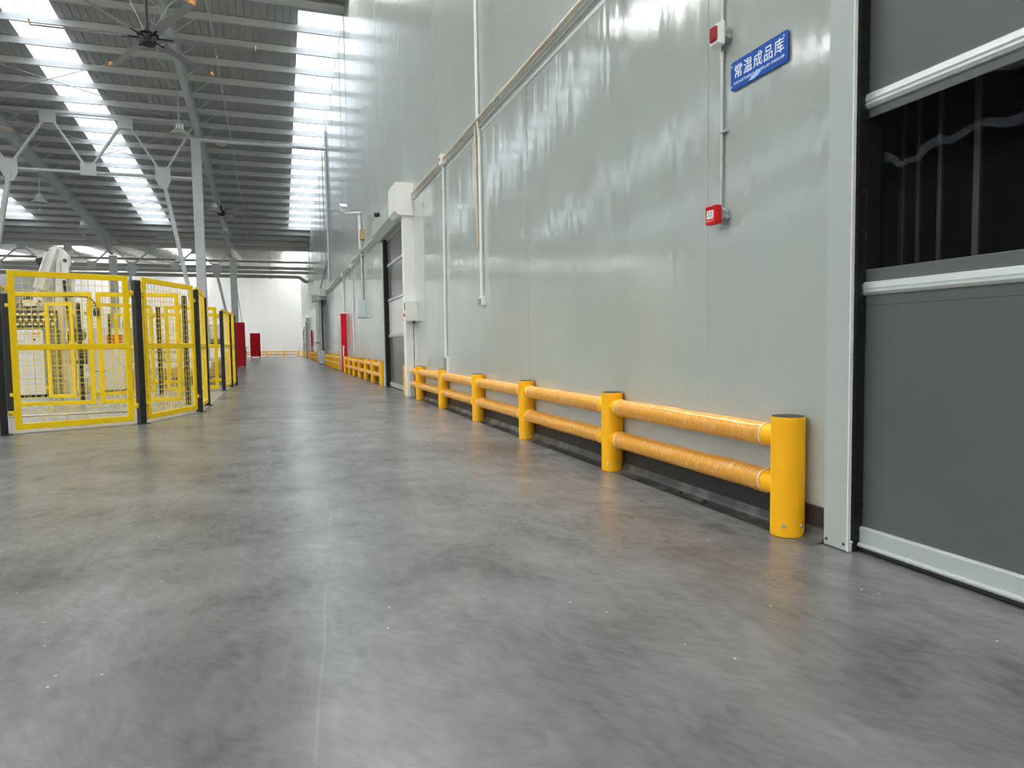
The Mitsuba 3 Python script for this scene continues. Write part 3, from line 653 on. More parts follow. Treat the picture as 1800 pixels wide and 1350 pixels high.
# alarm line
al = thing('alarm_conduit', 'thin galvanised conduit between the alarm sounder and the red call point', 'conduit')
obj(al + '__tube', tube([(2.515, 3.455, 1.78), (2.515, 3.447, 2.20), (2.515, 3.45, 2.72)], 0.0105, 10), 'm_galv', 30)
obj(al + '__coupling', tube([(2.515, 3.45, 2.63), (2.515, 3.45, 2.68)], 0.015, 10), 'm_galv', 30)
obj(al + '__coupling', tube([(2.515, 3.45, 2.655), (2.515, 3.45, 2.662)], 0.017, 10), 'm_galv', 30)
obj(al + '__clamp', cbox((2.503, 3.40, 2.212), (2.53, 3.465, 2.224), 0.002), 'm_galv')
conduit('alarm_conduit', [(2.515, 3.446, 2.78), (2.515, 3.444, 3.2), (2.515, 3.44, 3.75)], 0.0105, 'm_galv', 'thin galvanised conduit rising above the alarm sounder')
def jbox(t, y, z, s=0.082):
    oct_ = [(y - s / 2, z - s / 2 + 0.02), (y - s / 2 + 0.02, z - s / 2), (y + s / 2 - 0.02, z - s / 2), (y + s / 2, z - s / 2 + 0.02), (y + s / 2, z + s / 2 - 0.02), (y + s / 2 - 0.02, z + s / 2), (y - s / 2 + 0.02, z + s / 2), (y - s / 2, z + s / 2 - 0.02)]
    obj(t + '__back_box', prism(oct_, 2.478, W, axis=0), 'm_grey_box')
    obj(t + '__knockout', move(trimesh.creation.cylinder(0.012, 0.002, sections=16, transform=trimesh.transformations.rotation_matrix(math.pi / 2, [1, 0, 0])), (2.505, y - s / 2 - 0.0005, z + 0.02)), 'm_galv')
    obj(t + '__knockout', move(trimesh.creation.cylinder(0.012, 0.002, sections=16, transform=trimesh.transformations.rotation_matrix(math.pi / 2, [1, 0, 0])), (2.505, y - s / 2 - 0.0005, z - 0.015)), 'm_galv')
sr = thing('alarm_sounder', 'white alarm sounder with a dark red lens, left of the blue sign', 'alarm')
jbox(sr, 3.415, 2.755)
obj(sr + '__base', cbox((2.462, 3.372, 2.692), (2.479, 3.468, 2.822), 0.003), 'm_white')
obj(sr + '__body', trimesh.convex.convex_hull(np.array([(2.462, y, z) for y in (3.374, 3.466) for z in (2.694, 2.820)] + [(2.438, y, z) for y in (3.384, 3.456) for z in (2.704, 2.810)])), 'm_white')
obj(sr + '__lens', cbox((2.424, 3.388, 2.716), (2.442, 3.452, 2.803), 0.009), 'm_red_lens')
cpz = thing('call_point', 'red square fire alarm call point with a white panel, below the conduit', 'fire alarm')
jbox(cpz, 3.425, 1.735)
obj(cpz + '__body', cbox((2.432, 3.398, 1.682), (2.479, 3.492, 1.79), 0.004), 'm_red')
obj(cpz + '__panel', cbox((2.429, 3.412, 1.712), (2.434, 3.476, 1.762), 0.001), 'm_white')
obj(cpz + '__band', box((2.4305, 3.402, 1.766), (2.4325, 3.488, 1.784)), 'm_red_cab')
for yy in (3.432, 3.456): obj(cpz + '__mark', box((2.4282, yy - 0.005, 1.744), (2.4295, yy + 0.005, 1.751)), 'm_black')
for yy in (3.427, 3.444, 3.461): obj(cpz + '__mark', box((2.4282, yy - 0.004, 1.728), (2.4295, yy + 0.004, 1.732)), 'm_dark_grey')
obj(cpz + '__mark', box((2.4310, 3.41, 1.700), (2.4318, 3.48, 1.703)), 'm_peach')

# blue sign
GLYPHS = [[[[[8,46],[8,70],[22,70],[19,77],[16,79],[16,82],[19,82],[21,84],[25,84],[27,82],[33,73],[33,70],[45,70],[46,85],[55,85],[55,70],[66,70],[68,74],[73,79],[74,83],[77,85],[85,82],[84,78],[80,75],[78,70],[92,70],[93,69],[93,46],[84,46],[83,61],[17,61],[17,47]]],[[[14,26],[46,26],[46,32],[24,32],[23,33],[23,56],[78,56],[78,33],[77,32],[56,32],[56,26],[87,26],[87,0],[85,-3],[80,-5],[65,-5],[63,4],[77,4],[77,17],[56,17],[56,-9],[46,-9],[46,17],[25,17],[24,-4],[15,-5],[14,-4]],[[33,48],[32,40],[68,40],[68,48]]]],[[[[25,-7],[25,2],[33,2],[33,33],[34,34],[90,34],[90,2],[97,2],[97,-7]],[[80,2],[81,25],[73,25],[73,2]],[[58,3],[65,2],[65,25],[58,25]],[[42,3],[50,2],[50,25],[42,25]]],[[[36,80],[37,81],[87,81],[87,41],[37,41],[36,42]],[[46,50],[78,49],[78,57],[46,57]],[[46,66],[78,65],[78,72],[76,73],[46,73]]],[[[9,77],[11,82],[13,84],[16,84],[31,76],[33,72],[30,67],[27,66],[20,72]]],[[[6,-4],[6,0],[15,13],[23,31],[26,31],[31,27],[31,25],[17,-3],[13,-8]]],[[[3,50],[5,55],[9,57],[26,48],[27,44],[25,43],[24,39],[21,39],[15,44]]]],[[[[3,-2],[8,6],[11,20],[12,68],[54,68],[53,85],[63,85],[63,71],[64,68],[81,68],[77,73],[66,79],[71,85],[73,85],[91,73],[88,70],[88,68],[96,68],[96,59],[64,58],[67,34],[69,30],[71,30],[75,37],[80,52],[85,53],[90,51],[85,36],[77,21],[73,17],[73,14],[79,3],[82,1],[85,1],[88,9],[88,19],[90,20],[92,17],[97,15],[96,3],[91,-7],[86,-9],[76,-7],[69,0],[65,6],[46,-9],[44,-9],[43,-6],[39,-3],[41,1],[52,7],[61,16],[56,41],[54,59],[22,59],[22,48],[47,48],[47,23],[46,22],[46,13],[44,8],[38,5],[25,5],[24,6],[22,14],[36,14],[37,16],[38,38],[22,39],[19,9],[15,-3],[11,-10],[5,-7],[3,-5]]]],[[[[54,37],[93,37],[94,36],[94,-7],[93,-9],[84,-9],[83,-4],[63,-4],[63,-9],[54,-9]],[[63,6],[84,5],[84,28],[63,28]]],[[[22,81],[79,81],[79,46],[22,46]],[[31,56],[69,55],[69,72],[31,72]]],[[[7,36],[8,37],[45,37],[45,-8],[44,-9],[36,-9],[35,-4],[18,-4],[16,-9],[7,-9]],[[18,28],[17,5],[35,5],[35,28]]]],[[[[2,-5],[8,9],[10,20],[11,75],[49,75],[49,78],[46,81],[46,83],[51,85],[55,85],[61,75],[96,75],[96,66],[52,65],[52,64],[57,63],[55,56],[92,56],[92,47],[50,47],[43,35],[44,34],[58,34],[58,44],[68,44],[68,34],[89,34],[90,25],[68,25],[68,15],[96,15],[96,6],[68,6],[68,-9],[58,-9],[58,6],[22,6],[22,15],[58,15],[58,24],[36,25],[31,24],[29,33],[33,35],[39,47],[25,47],[25,56],[44,56],[47,66],[22,66],[20,24],[16,3],[10,-10]]]]]
sg = thing('wall_sign', 'blue sign with white Chinese characters and English text below them, at the top right', 'sign')
from shapely.geometry import Polygon, box as sbox
SY0, SY1, SZ0, SZ1 = 3.368, 2.905, 2.422, 2.582     # left edge (far), right edge (near)
SW, SH = SY0 - SY1, SZ1 - SZ0
def on_wall(m, x=W - 0.008):
    v = np.array(m.vertices)
    o = np.stack([x - v[:, 2], SY0 - v[:, 0], SZ0 + v[:, 1]], -1)
    return trimesh.Trimesh(o, m.faces, process=False)
plate = sbox(0.018, 0.018, SW - 0.018, SH - 0.018).buffer(0.018, quad_segs=8)
obj(sg + '__plate', on_wall(trimesh.creation.extrude_polygon(plate, 0.006, engine='earcut')), 'm_sign_blue')
cw = 0.079
for i, g in enumerate(GLYPHS):
    ms = []
    for rings in g:
        P = Polygon(rings[0], rings[1:]).buffer(0)
        for q in getattr(P, 'geoms', [P]):
            ms.append(trimesh.creation.extrude_polygon(q, 1.0, engine='earcut'))
    m = join(ms); m.apply_scale([0.00078, 0.00082, 0.0012]); m.apply_translation((0.027 + i * 0.083, 0.068, 0.0058))
    obj(sg + '__character', on_wall(m), 'm_sign_text')
tm = meshkit.text_mesh('Finished Products Warehouse (Ambient)', 0.017, 0.0012)
bx = tm.bounds
tm.apply_translation((-bx[0][0], -bx[0][1], 0)); tm.apply_scale([0.405 / (bx[1][0] - bx[0][0]), 1, 1]); tm.apply_translation((0.026, 0.026, 0.0058))
obj(sg + '__lettering', on_wall(tm), 'm_sign_text')
for (a, b) in ((0.016, 0.02), (0.016, SH - 0.026), (SW - 0.026, 0.036), (SW - 0.026, SH - 0.024)):
    obj(sg + '__screw', on_wall(move(trimesh.creation.cylinder(0.0055, 0.006, sections=12), (a, b, 0.008))), 'm_chrome')
film = Polygon([(0.155, 0.008), (0.185, 0.026), (0.215, 0.037), (0.262, 0.043), (0.258, 0.028), (0.24, 0.014), (0.20, 0.004)])
obj(sg + '__film_patch', on_wall(trimesh.creation.extrude_polygon(film, 0.0008, engine='earcut'), W - 0.0155), 'm_film_blue', label='light blue peeling patch of protective film')

# long pipes along the wall and the drops from them
pp = thing('wall_pipe', 'tan coloured pipe running the length of the wall above the panel joint', 'pipe')
ys = np.linspace(1.5, 12.92, 24)
obj(pp + '__tube', tube([(2.49, y, 3.835 + 0.004 * math.sin(y * 1.7) + 0.002 * math.sin(y * 5)) for y in ys], 0.020, 10), 'm_pipe_tan', 30)
for y in (3.9, 5.9, 7.6, 9.3, 11.1, 12.4): obj(pp + '__clip', cbox((2.462, y - 0.008, 3.81), (W, y + 0.008, 3.865), 0.003), 'm_galv')
pq = thing('wall_pipe', 'tan and grey pipes continuing along the wall beyond the second door', 'pipe')
ys = np.linspace(16.95, 37.0, 40)
obj(pq + '__tube', tube([(2.47, y, 3.80 + 0.035 * math.sin(y * 0.9) * (y > 24) + 0.012 * math.sin(y * 2)) for y in ys], 0.028, 10), 'm_pipe_tan', 30)
obj(pq + '__tube', tube([(2.48, y, 3.66 + 0.02 * math.sin(y * 0.7 + 1)) for y in ys], 0.022, 10), 'm_galv', 30)
conduit('thin_conduit', [(2.505, 1.5, 3.735), (2.505, 7.0, 3.74), (2.505, 12.9, 3.735)], 0.013, 'm_galv', 'thin grey conduit right below the tan pipe along the wall')
for i, y in enumerate((23.8, 27.1)):
    obj('junction_box', cbox((2.40, y - 0.09, 3.64), (W, y + 0.09, 3.80), 0.01), 'm_white', False, ['small white junction box on the far pipes, nearer of two', 'small white junction box on the far pipes, further of two'][i], 'junction box')
conduit('white_conduit', [(2.50, 8.50, 10.6), (2.50, 8.48, 3.9), (2.50, 8.40, 3.60), (2.50, 8.40, 1.60)], 0.022, 'm_pipe_white', 'white conduit running the full height of the wall down to a small socket')
conduit('white_conduit', [(2.50, 8.58, 3.80), (2.50, 8.57, 3.6), (2.50, 8.52, 2.24)], 0.022, 'm_pipe_tan', 'shorter tan conduit hanging just left of the full height white conduit')
sk = thing('wall_socket', 'small white socket box at the lower end of the tall white conduit', 'socket')
obj(sk + '__box', cbox((2.47, 8.32, 1.49), (W, 8.46, 1.60), 0.006), 'm_white')
obj(sk + '__cover', cbox((2.455, 8.34, 1.50), (2.472, 8.44, 1.58), 0.004), 'm_grey_box')
conduit('white_conduit', [(2.505, 10.38, 3.74), (2.505, 10.42, 2.2), (2.505, 10.45, 0.80)], 0.022, 'm_pipe_white', 'white conduit dropping to a grey box behind the guard rail, before the second door')
sb = thing('switch_box', 'small white box where a white conduit meets the tan pipe before the second door', 'box')
obj(sb + '__body', cbox((2.44, 10.30, 3.74), (W, 10.42, 3.90), 0.006), 'm_white')
obj(sb + '__switch', box((2.436, 10.33, 3.80), (2.441, 10.37, 3.85)), 'm_red')
gb = thing('outlet_box', 'grey steel outlet box low on the wall behind the third guard post', 'box')
obj(gb + '__body', cbox((2.46, 10.27, 0.52), (W, 10.47, 0.80), 0.006), 'm_galv')
obj(gb + '__edge', cbox((2.47, 10.245, 0.52), (W, 10.27, 0.80), 0.004), 'm_white')
# camera and electric box beyond the second door
cc = thing('security_camera', 'white security camera on a short arm high on the wall beyond the second door', 'camera')
obj(cc + '__post', tube([(2.46, 21.0, 3.9), (2.46, 21.05, 4.95)], 0.045, 12), 'm_white', 30)
obj(cc + '__arm', tube([(2.50, 20.9, 4.97), (2.05, 21.3, 4.99)], 0.03, 10), 'm_white', 30)
cam = cbox((-0.09, -0.22, -0.08), (0.09, 0.22, 0.08), 0.015); cam.apply_transform(trimesh.transformations.rotation_matrix(0.35, [1, 0, 0])); cam.apply_translation((2.03, 21.4, 5.17))
obj(cc + '__housing', cam, 'm_white')
vis = box((-0.1, -0.28, 0.085), (0.1, 0.22, 0.095)); vis.apply_transform(trimesh.transformations.rotation_matrix(0.35, [1, 0, 0])); vis.apply_translation((2.03, 21.4, 5.17))
obj(cc + '__sunshield', vis, 'm_white')
obj(cc + '__lens', move(trimesh.creation.cylinder(0.06, 0.03, sections=16, transform=trimesh.transformations.rotation_matrix(math.pi / 2, [1, 0, 0])), (2.03, 21.62, 5.25)), 'm_black')
obj('fixture_box', cbox((2.42, 20.5, 4.12), (W, 20.75, 4.42), 0.01), 'm_wood', False, 'small brown box on the wall just below the security camera', 'box')
el = thing('electric_box', 'pale blue electric box on the wall between the second door and the red cabinet', 'electric box')
obj(el + '__body', cbox((2.31, 20.55, 1.83), (W, 21.3, 2.34), 0.01), 'm_elec')
obj(el + '__door', cbox((2.295, 20.58, 1.86), (2.312, 21.27, 2.31), 0.006), 'm_elec')
conduit('galvanised_conduit', [(2.49, 20.95, 3.85), (2.49, 20.95, 2.34)], 0.05, 'm_galv', 'galvanised conduit pair running down to the pale blue electric box')
conduit('white_conduit', [(2.50, 23.8, 3.65), (2.50, 23.85, 0.75)], 0.026, 'm_pipe_white', 'white conduit dropping between the red hydrant cabinet and the pale electric box')
conduit('white_conduit', [(2.50, 27.1, 3.65), (2.50, 27.1, 2.3)], 0.026, 'm_pipe_white', 'white conduit dropping to the top of the red hydrant cabinet')
conduit('wall_riser', [(2.47, 34.0, 11.2), (2.47, 34.0, 7.0), (2.47, 34.0, 4.1)], 0.05, 'm_pipe_white', 'white riser pipe on the wall from the roof down to the far wall pipes', cat='pipe')
conduit('thin_cable', [(2.50, 34.0, 5.4), (2.50, 38.0, 4.85), (2.50, 44.0, 4.2), (2.50, 46.0, 4.1)], 0.016, 'm_dark_grey', 'thin dark cable sloping down the wall to the cold store door drive', cat='cable')

# fire hydrant cabinets
def hydrant(y, L, x0, z0, z1, label):
    t = thing('hydrant_cabinet', label, 'fire cabinet')
    obj(t + '__body', cbox((x0, y, z0), (W - 0.01, y + L, z1), 0.01), 'm_red_gloss')
    obj(t + '__door', cbox((x0 - 0.015, y + 0.04, z0 + 0.04), (x0 + 0.002, y + L - 0.04, z1 - 0.04), 0.005), 'm_chrome')
    obj(t + '__hose', tube([(x0 + 0.07, y - 0.03, z0 + 0.95), (x0 + 0.06, y - 0.05, z0 + 0.6), (x0 + 0.09, y - 0.04, z0 + 0.45)], [0.03, 0.022, 0.03], 10), 'm_white', 30)
    obj(t + '__nozzle', move(trimesh.creation.icosphere(2, 0.04), (x0 + 0.07, y - 0.04, z0 + 0.97)), 'm_white', True)
    return t
hydrant(26.78, 0.9, 2.33, 0.0, 2.23, 'tall red hydrant cabinet on the wall past the second door, nearer one')
hydrant(53.7, 0.9, 2.42, 0.0, 2.22, 'small looking red hydrant cabinet on the wall beyond the cold store door')

# red cabinets standing in the hall
def red_cab(x0, x1, y, d, z0, z1, label):
    t = thing('red_cabinet', label, 'cabinet')
    obj(t + '__body', cbox((x0, y, z0), (x1, y + d, z1), 0.012), 'm_red_cab')
    obj(t + '__panel', cbox((x0 + 0.03, y - 0.012, z0 + 0.03), (x1 - 0.03, y + 0.002, z1 - 0.03), 0.005), 'm_red_cab')
    for x in (x0 + 0.05, x1 - 0.05):
        for yy in (y + 0.05, y + d - 0.05):
            obj(t + '__foot', box((x - 0.025, yy - 0.025, 0), (x + 0.025, yy + 0.025, z0)), 'm_red_cab')
red_cab(-1.97, -1.55, 37.4, 0.3, 0.04, 2.27, 'tall dark red cabinet just right of the yellow fence')
red_cab(-2.28, -1.43, 65.0, 0.3, 0.17, 2.24, 'dark red cabinet on legs standing further back before the white wall')
sp = thing('standpipe', 'small red and grey standpipe beside the further red cabinet', 'pipe')
obj(sp + '__pipe', tube([(-2.55, 62.6, 0.0), (-2.55, 62.6, 0.95), (-2.5, 62.7, 1.02), (-2.35, 62.9, 1.02)], 0.05, 10), 'm_pipe_steel', 30)
obj(sp + '__valve', move(trimesh.creation.cylinder(0.12, 0.05, sections=14, transform=trimesh.transformations.rotation_matrix(math.pi / 2, [1, 0, 0])), (-2.62, 62.5, 0.6)), 'm_red')
obj('brace_cable', tube([(-2.80, 55.8, 6.0), (-2.55, 62.3, 0.9)], 0.02, 6), 'm_dark_grey', True, 'thin dark stay cable from the further column down to the standpipe', 'cable')

# ------------------------------------------------------------------ robot cell: safety fence
obj('trim_4', prism([(-6.5, 9.0), (-3.12, 9.56), (-1.72, 10.12), (-1.14, 11.64), (-1.14, 12.9), (-1.14, 17.0), (-1.08, 19.6), (-6.5, 22.0)], 0.0, 0.006, axis=2), 'm_pad', kind='structure')
def fence_post(x, y, h, label, w=0.075, ang=0.0):
    t = thing('fence_post', label, 'fence post')
    m = cbox((-w / 2, -w / 2, 0.008), (w / 2, w / 2, h), 0.004); 
    obj(t + '__tube', move(m, (x, y, 0), ang), 'm_black')
    obj(t + '__cap', move(cbox((-w / 2 + 0.003, -w / 2 + 0.003, h), (w / 2 - 0.003, w / 2 - 0.003, h + 0.006), 0.002), (x, y, 0), ang), 'm_black_gloss')
    obj(t + '__foot_plate', move(cbox((-0.075, -0.075, 0.0), (0.075, 0.075, 0.010), 0.003), (x, y, 0), ang), 'm_black')
    return t
def fence_panel(a, b, z0, z1, label, fw=0.07, mid=1.04, mesh=0.078, wire=0.0055, fd=0.03, brackets=True, group=None):
    """A mesh panel from a to b (x, y)."""
    t = thing('safety_fence', label, 'safety fence', group)
    a, b = np.array(a, float), np.array(b, float)
    L = np.linalg.norm(b - a); ang = math.atan2(b[1] - a[1], b[0] - a[0])
    def at(m): return move(m, (a[0], a[1], 0), ang)
    for x in (0, L - fw): obj(t + '__stile', at(cbox((x, -fd / 2, z0), (x + fw, fd / 2, z1), 0.003)), 'm_yellow_fence')
    for z in (z0, z1 - fw): obj(t + '__rail', at(cbox((fw, -fd / 2, z), (L - fw, fd / 2, z + fw), 0.003)), 'm_yellow_fence')
    if mid: obj(t + '__mid_rail', at(cbox((fw, -fd / 2, mid - fw / 2), (L - fw, fd / 2, mid + fw / 2), 0.003)), 'm_yellow_fence')
    ws = []
    nx, nz = max(2, round((L - 2 * fw) / mesh)), max(2, round((z1 - z0 - 2 * fw) / mesh))
    for i in range(1, nx):
        x = fw + (L - 2 * fw) * i / nx
        ws.append(box((x - wire / 2, -wire / 2, z0 + fw * 0.5), (x + wire / 2, wire / 2, z1 - fw * 0.5)))
    for i in range(1, nz):
        z = z0 + fw + (z1 - z0 - 2 * fw) * i / nz
        ws.append(box((fw * 0.5, wire / 2, z - wire / 2), (L - fw * 0.5, wire * 1.5, z + wire / 2)))
    obj(t + '__wire_mesh', at(join(ws)), 'm_wire', kind='stuff')
    if brackets:
        for x in (-0.06, L + 0.0):
            for z in (z0 + 0.20, z1 - 0.22):
                bk = obj(t + '__bracket', at(cbox((x, -0.012, z - 0.03), (x + 0.06, 0.012, z + 0.03), 0.003)), 'm_yellow_fence')
                obj(bk + '__bolt', at(move(trimesh.creation.cylinder(0.012, 0.03, sections=8, transform=trimesh.transformations.rotation_matrix(math.pi / 2, [1, 0, 0])), (x + 0.02 if x < 0 else x + 0.04, -0.02, z))), 'm_chrome')
    return t
H = 1.92
fence_post(-3.10, 9.56, 1.92, 'black fence post cut by the left edge, leftmost of the front row', ang=0.41)
fence_post(-1.74, 10.16, 1.90, 'black fence post between the two nearest yellow mesh panels', 0.085, 0.8)
fence_post(-1.18, 11.64, 1.90, 'black fence post right of the second yellow mesh panel', ang=1.3)
fence_post(-1.17, 12.84, 1.86, 'black fence post at the right end of the narrow side panel, before the gap')
fence_post(-1.20, 17.06, 1.84, 'black fence post at the left of the two far side panels, past the gap')
fence_post(-1.13, 18.68, 1.84, 'black fence post in the middle of the two far side panels')
fence_post(-1.07, 19.56, 1.84, 'black fence post next to the tall red cabinet, at the right end of the fence')
fence_panel((-3.00, 9.60), (-1.82, 10.10), 0.05, 1.955, 'large yellow mesh fence panel nearest the camera at the left')
fence_panel((-1.68, 10.24), (-1.21, 11.55), 0.05, 1.955, 'second yellow mesh fence panel, right of the nearest one')
fence_panel((-1.175, 11.72), (-1.17, 12.78), 0.06, 1.95, 'narrow looking yellow mesh side panel beside the aisle, before the gap')
fence_panel((-1.20, 17.14), (-1.14, 18.60), 0.06, 1.90, 'yellow mesh side panel past the gap, nearer of two')
fence_panel((-1.13, 18.76), (-1.08, 19.48), 0.06, 1.90, 'yellow mesh side panel past the gap, next to the red cabinet')
# inner line with a double gate
fence_post(-4.22, 13.35, 1.94, 'black inner fence post behind the left end of the nearest panel')
fence_post(-1.53, 13.30, 1.92, 'black inner fence post at the right end of the double gate')
fence_panel((-4.15, 13.32), (-2.96, 13.32), 0.07, 1.97, 'left leaf of the yellow inner double gate, seen through the nearest panel')
fence_panel((-2.90, 13.32), (-1.62, 13.32), 0.07, 1.97, 'right leaf of the yellow inner double gate, seen through the second panel')
gc = thing('gate_cable', 'black cable drooping along the top of the inner gate to a small interlock switch', 'cable')
obj(gc + '__cable', tube([(-4.1, 13.27, 1.90), (-3.5, 13.27, 1.885), (-3.15, 13.27, 1.90), (-3.0, 13.27, 1.885), (-2.92, 13.27, 1.82), (-2.88, 13.27, 1.70)], 0.008, 6), 'm_black', True)
obj(gc + '__switch', cbox((-2.93, 13.24, 1.56), (-2.85, 13.30, 1.70), 0.006), 'm_dark_grey')
# third line, slanting
fence_post(-3.62, 15.2, 1.90, 'black inner fence post behind the double gate, nearest the robot')
fence_post(-2.42, 16.5, 1.90, 'black inner fence post behind the double gate, right of the robot')
fence_panel((-4.25, 15.5), (-3.72, 15.28), 0.07, 1.93, 'narrow yellow inner panel in front of the robot column')
fence_panel((-3.50, 15.35), (-2.52, 16.38), 0.07, 1.93, 'yellow inner panel right of the narrow one before the robot')
fence_panel((-2.30, 16.55), (-1.30, 17.00), 0.07, 1.93, 'yellow inner panel ending at the far side panels')
# fourth line
fence_post(-4.02, 19.8, 1.90, 'distant black fence post of the back row, seen through the nearest panel')
fence_post(-2.3, 20.2, 1.90, 'distant black fence post of the back row, seen through the second panel')
fence_panel((-3.93, 19.82), (-2.40, 20.18), 0.07, 1.93, 'distant yellow mesh panel of the back row, left one')
fence_panel((-2.2, 20.22), (-1.15, 20.4), 0.07, 1.93, 'distant yellow mesh panel of the back row, right one')
# control pillar at the left edge
cpn = thing('control_pillar', 'black control pillar with coloured buttons at the left edge', 'control panel')
obj(cpn + '__body', cbox((-4.32, 12.0, 0.0), (-4.08, 12.22, 1.30), 0.01), 'm_black')
obj(cpn + '__face', cbox((-4.22, 11.985, 0.12), (-4.12, 12.002, 1.28), 0.004), 'm_dark_grey')
obj(cpn + '__screen', cbox((-4.34, 11.97, 1.32), (-4.06, 12.2, 1.62), 0.01), 'm_machine')
for z, m in ((1.13, 'm_yellow'), (1.02, 'm_green'), (0.83, 'm_orange'), (0.35, 'm_yellow')):
    obj(cpn + '__button', move(trimesh.creation.cylinder(0.026, 0.03, sections=14, transform=trimesh.transformations.rotation_matrix(math.pi / 2, [1, 0, 0])), (-4.17, 11.975, z)), m)

# ------------------------------------------------------------------ robot and machines
RYY = 17.6
k_ = 17.6 / 17.0
def R(x, z, dy=0.0): return np.array([x * k_, RYY + dy, 1 + (z - 1) * k_])
rb = thing('palletizer_robot', 'white articulated palletizing robot arm rising behind the nearest fence panel', 'robot')
obj(rb + '__base', join(cbox((-4.75, 17.35, 0.0), (-4.15, 17.95, 0.32), 0.02), move(lathe([(0.26, 0.32), (0.26, 0.62), (0.22, 0.72), (0.2, 0.9), (0, 0.9)], 28), (-4.50, RYY, 0))), 'm_robot', 30)
obj(rb + '__turret', cbox((-4.72, 17.38, 0.72), (-4.28, 17.82, 1.05), 0.05), 'm_robot')
obj(rb + '__shoulder_motor', move(trimesh.creation.cylinder(0.15, 0.3, sections=20, transform=trimesh.transformations.rotation_matrix(math.pi / 2, [1, 0, 0])), (-4.20, 17.45, 1.32)), 'm_dark_grey', 30)
def plate_link(p0, p1, r0, r1, dy, th):
    """A flat link with rounded ends in the xz plane."""
    a = np.linspace(0, 2 * math.pi, 24, endpoint=False)
    pts = np.vstack([np.stack([p0[0] + r0 * np.cos(a), np.full(24, s), p0[2] + r0 * np.sin(a)], -1) for s in (RYY + dy - th / 2, RYY + dy + th / 2)] +
                    [np.stack([p1[0] + r1 * np.cos(a), np.full(24, s), p1[2] + r1 * np.sin(a)], -1) for s in (RYY + dy - th / 2, RYY + dy + th / 2)])
    return trimesh.convex.convex_hull(pts)
def Q(u, v, dy=0.0): return np.array([-5.34121 + 0.0107472 * u - 0.000596 * v, RYY + dy, 8.68416 - 0.012486 * v])   # side drawing of the arm to metres
S = 0.0112
def link(part, a, ra, b, rb_, dy, th, m='m_robot'): return obj(rb + '__' + part, plate_link(Q(*a), Q(*b), ra * S, rb_ * S, dy, th) , m, 30)
def axle(part, a, r, th, dy, m): return obj(rb + '__' + part, move(trimesh.creation.cylinder(r * S, th, sections=20, transform=trimesh.transformations.rotation_matrix(math.pi / 2, [1, 0, 0])), Q(*a, dy)), m, 30)
link('lower_arm', (106.5, 612), 8, (105.5, 452), 5.5, 0.0, 0.16)
def plate(part, pts, dy, th, m='m_robot'):
    v = []
    for (u, w_, r) in pts:
        for a in np.linspace(0, 2 * math.pi, 20, endpoint=False):
            for s_ in (-th / 2, th / 2):
                q = Q(u, w_, dy + s_); v.append((q[0] + r * S * math.cos(a), q[1], q[2] + r * S * math.sin(a)))
    return obj(rb + '__' + part, trimesh.convex.convex_hull(np.array(v)), m, 30)
plate('elbow', [(99, 438, 4), (106, 439, 4), (115, 450, 5.5), (117, 464, 4.5), (112, 476, 3), (104, 458, 4)], 0.02, 0.22)
plate('elbow', [(117, 455, 6.5), (119, 478, 4), (116, 490, 3)], -0.11, 0.05)
axle('elbow_cover', (117.5, 458), 3.2, 0.03, -0.15, 'm_dark_grey')
axle('elbow_cover', (92, 441), 2.4, 0.03, -0.18, 'm_robot_grey')
plate('forearm', [(95, 440, 4.5), (100, 438, 4), (75, 508, 4.2), (71, 507, 4.2)], -0.13, 0.12)
plate('forearm', [(99, 441, 4), (80, 512, 3), (86, 500, 3)], -0.02, 0.08)
axle('pivot', (73, 511), 4.2, 0.20, -0.14, 'm_robot_grey')
plate('tie_bar', [(87, 446, 1.6), (66, 505, 1.6)], -0.24, 0.04)
plate('motor', [(66, 457, 4), (72, 466, 4), (82, 456, 5)], 0.12, 0.22, 'm_black')
plate('recess', [(110, 460, 2), (114, 471, 2), (110, 482, 1.5)], -0.10, 0.03, 'm_robot_grey')
obj(rb + '__motor_cover', cbox(Q(64, 454, 0.02), Q(84, 448, 0.22), 0.01), 'm_robot_grey')
plate('rear_link', [(121, 482, 3), (127, 548, 2.6)], 0.06, 0.05)
obj(rb + '__hose', tube([Q(114, 478, -0.08), Q(115, 498, -0.10), Q(118, 520, -0.10), Q(122, 548, -0.10), Q(126, 580, -0.08), Q(116, 625, -0.1)], 0.026, 10), 'm_black', 30)
obj(rb + '__hose', tube([Q(118, 482, -0.05), Q(121, 510, -0.07), Q(125, 545, -0.06), Q(128, 590, -0.04)], 0.018, 10), 'm_robot_grey', 30)
plate('wrist', [(70, 513, 5), (68, 533, 6), (75, 533, 5)], -0.13, 0.12)
axle('wrist_cover', (74, 530), 2.6, 0.16, -0.14, 'm_dark_grey')
plate('tool_flange', [(50, 532, 5), (56, 534, 6), (64, 534, 5)], -0.13, 0.2, 'm_ivory_disc')
obj(rb + '__tool_bar', beam(Q(70, 533, -0.2), Q(82, 543, -0.2), 0.03, 0.02), 'm_robot_grey')
obj(rb + '__gripper', join(beam(Q(40, 534, -0.1), Q(50, 531, -0.1), 0.04, 0.05), beam(Q(31, 540, -0.1), Q(36, 534, -0.1), 0.03, 0.02), beam(Q(42, 540, -0.1), Q(66, 539, -0.1), 0.05, 0.03), beam(Q(50, 540, -0.1), Q(50, 546, -0.1), 0.05, 0.05),
    tube([Q(40, 531, -0.1), Q(46, 525, -0.1), Q(56, 523, -0.1), Q(63, 528, -0.1)], 0.016, 8)), 'm_black', 30)

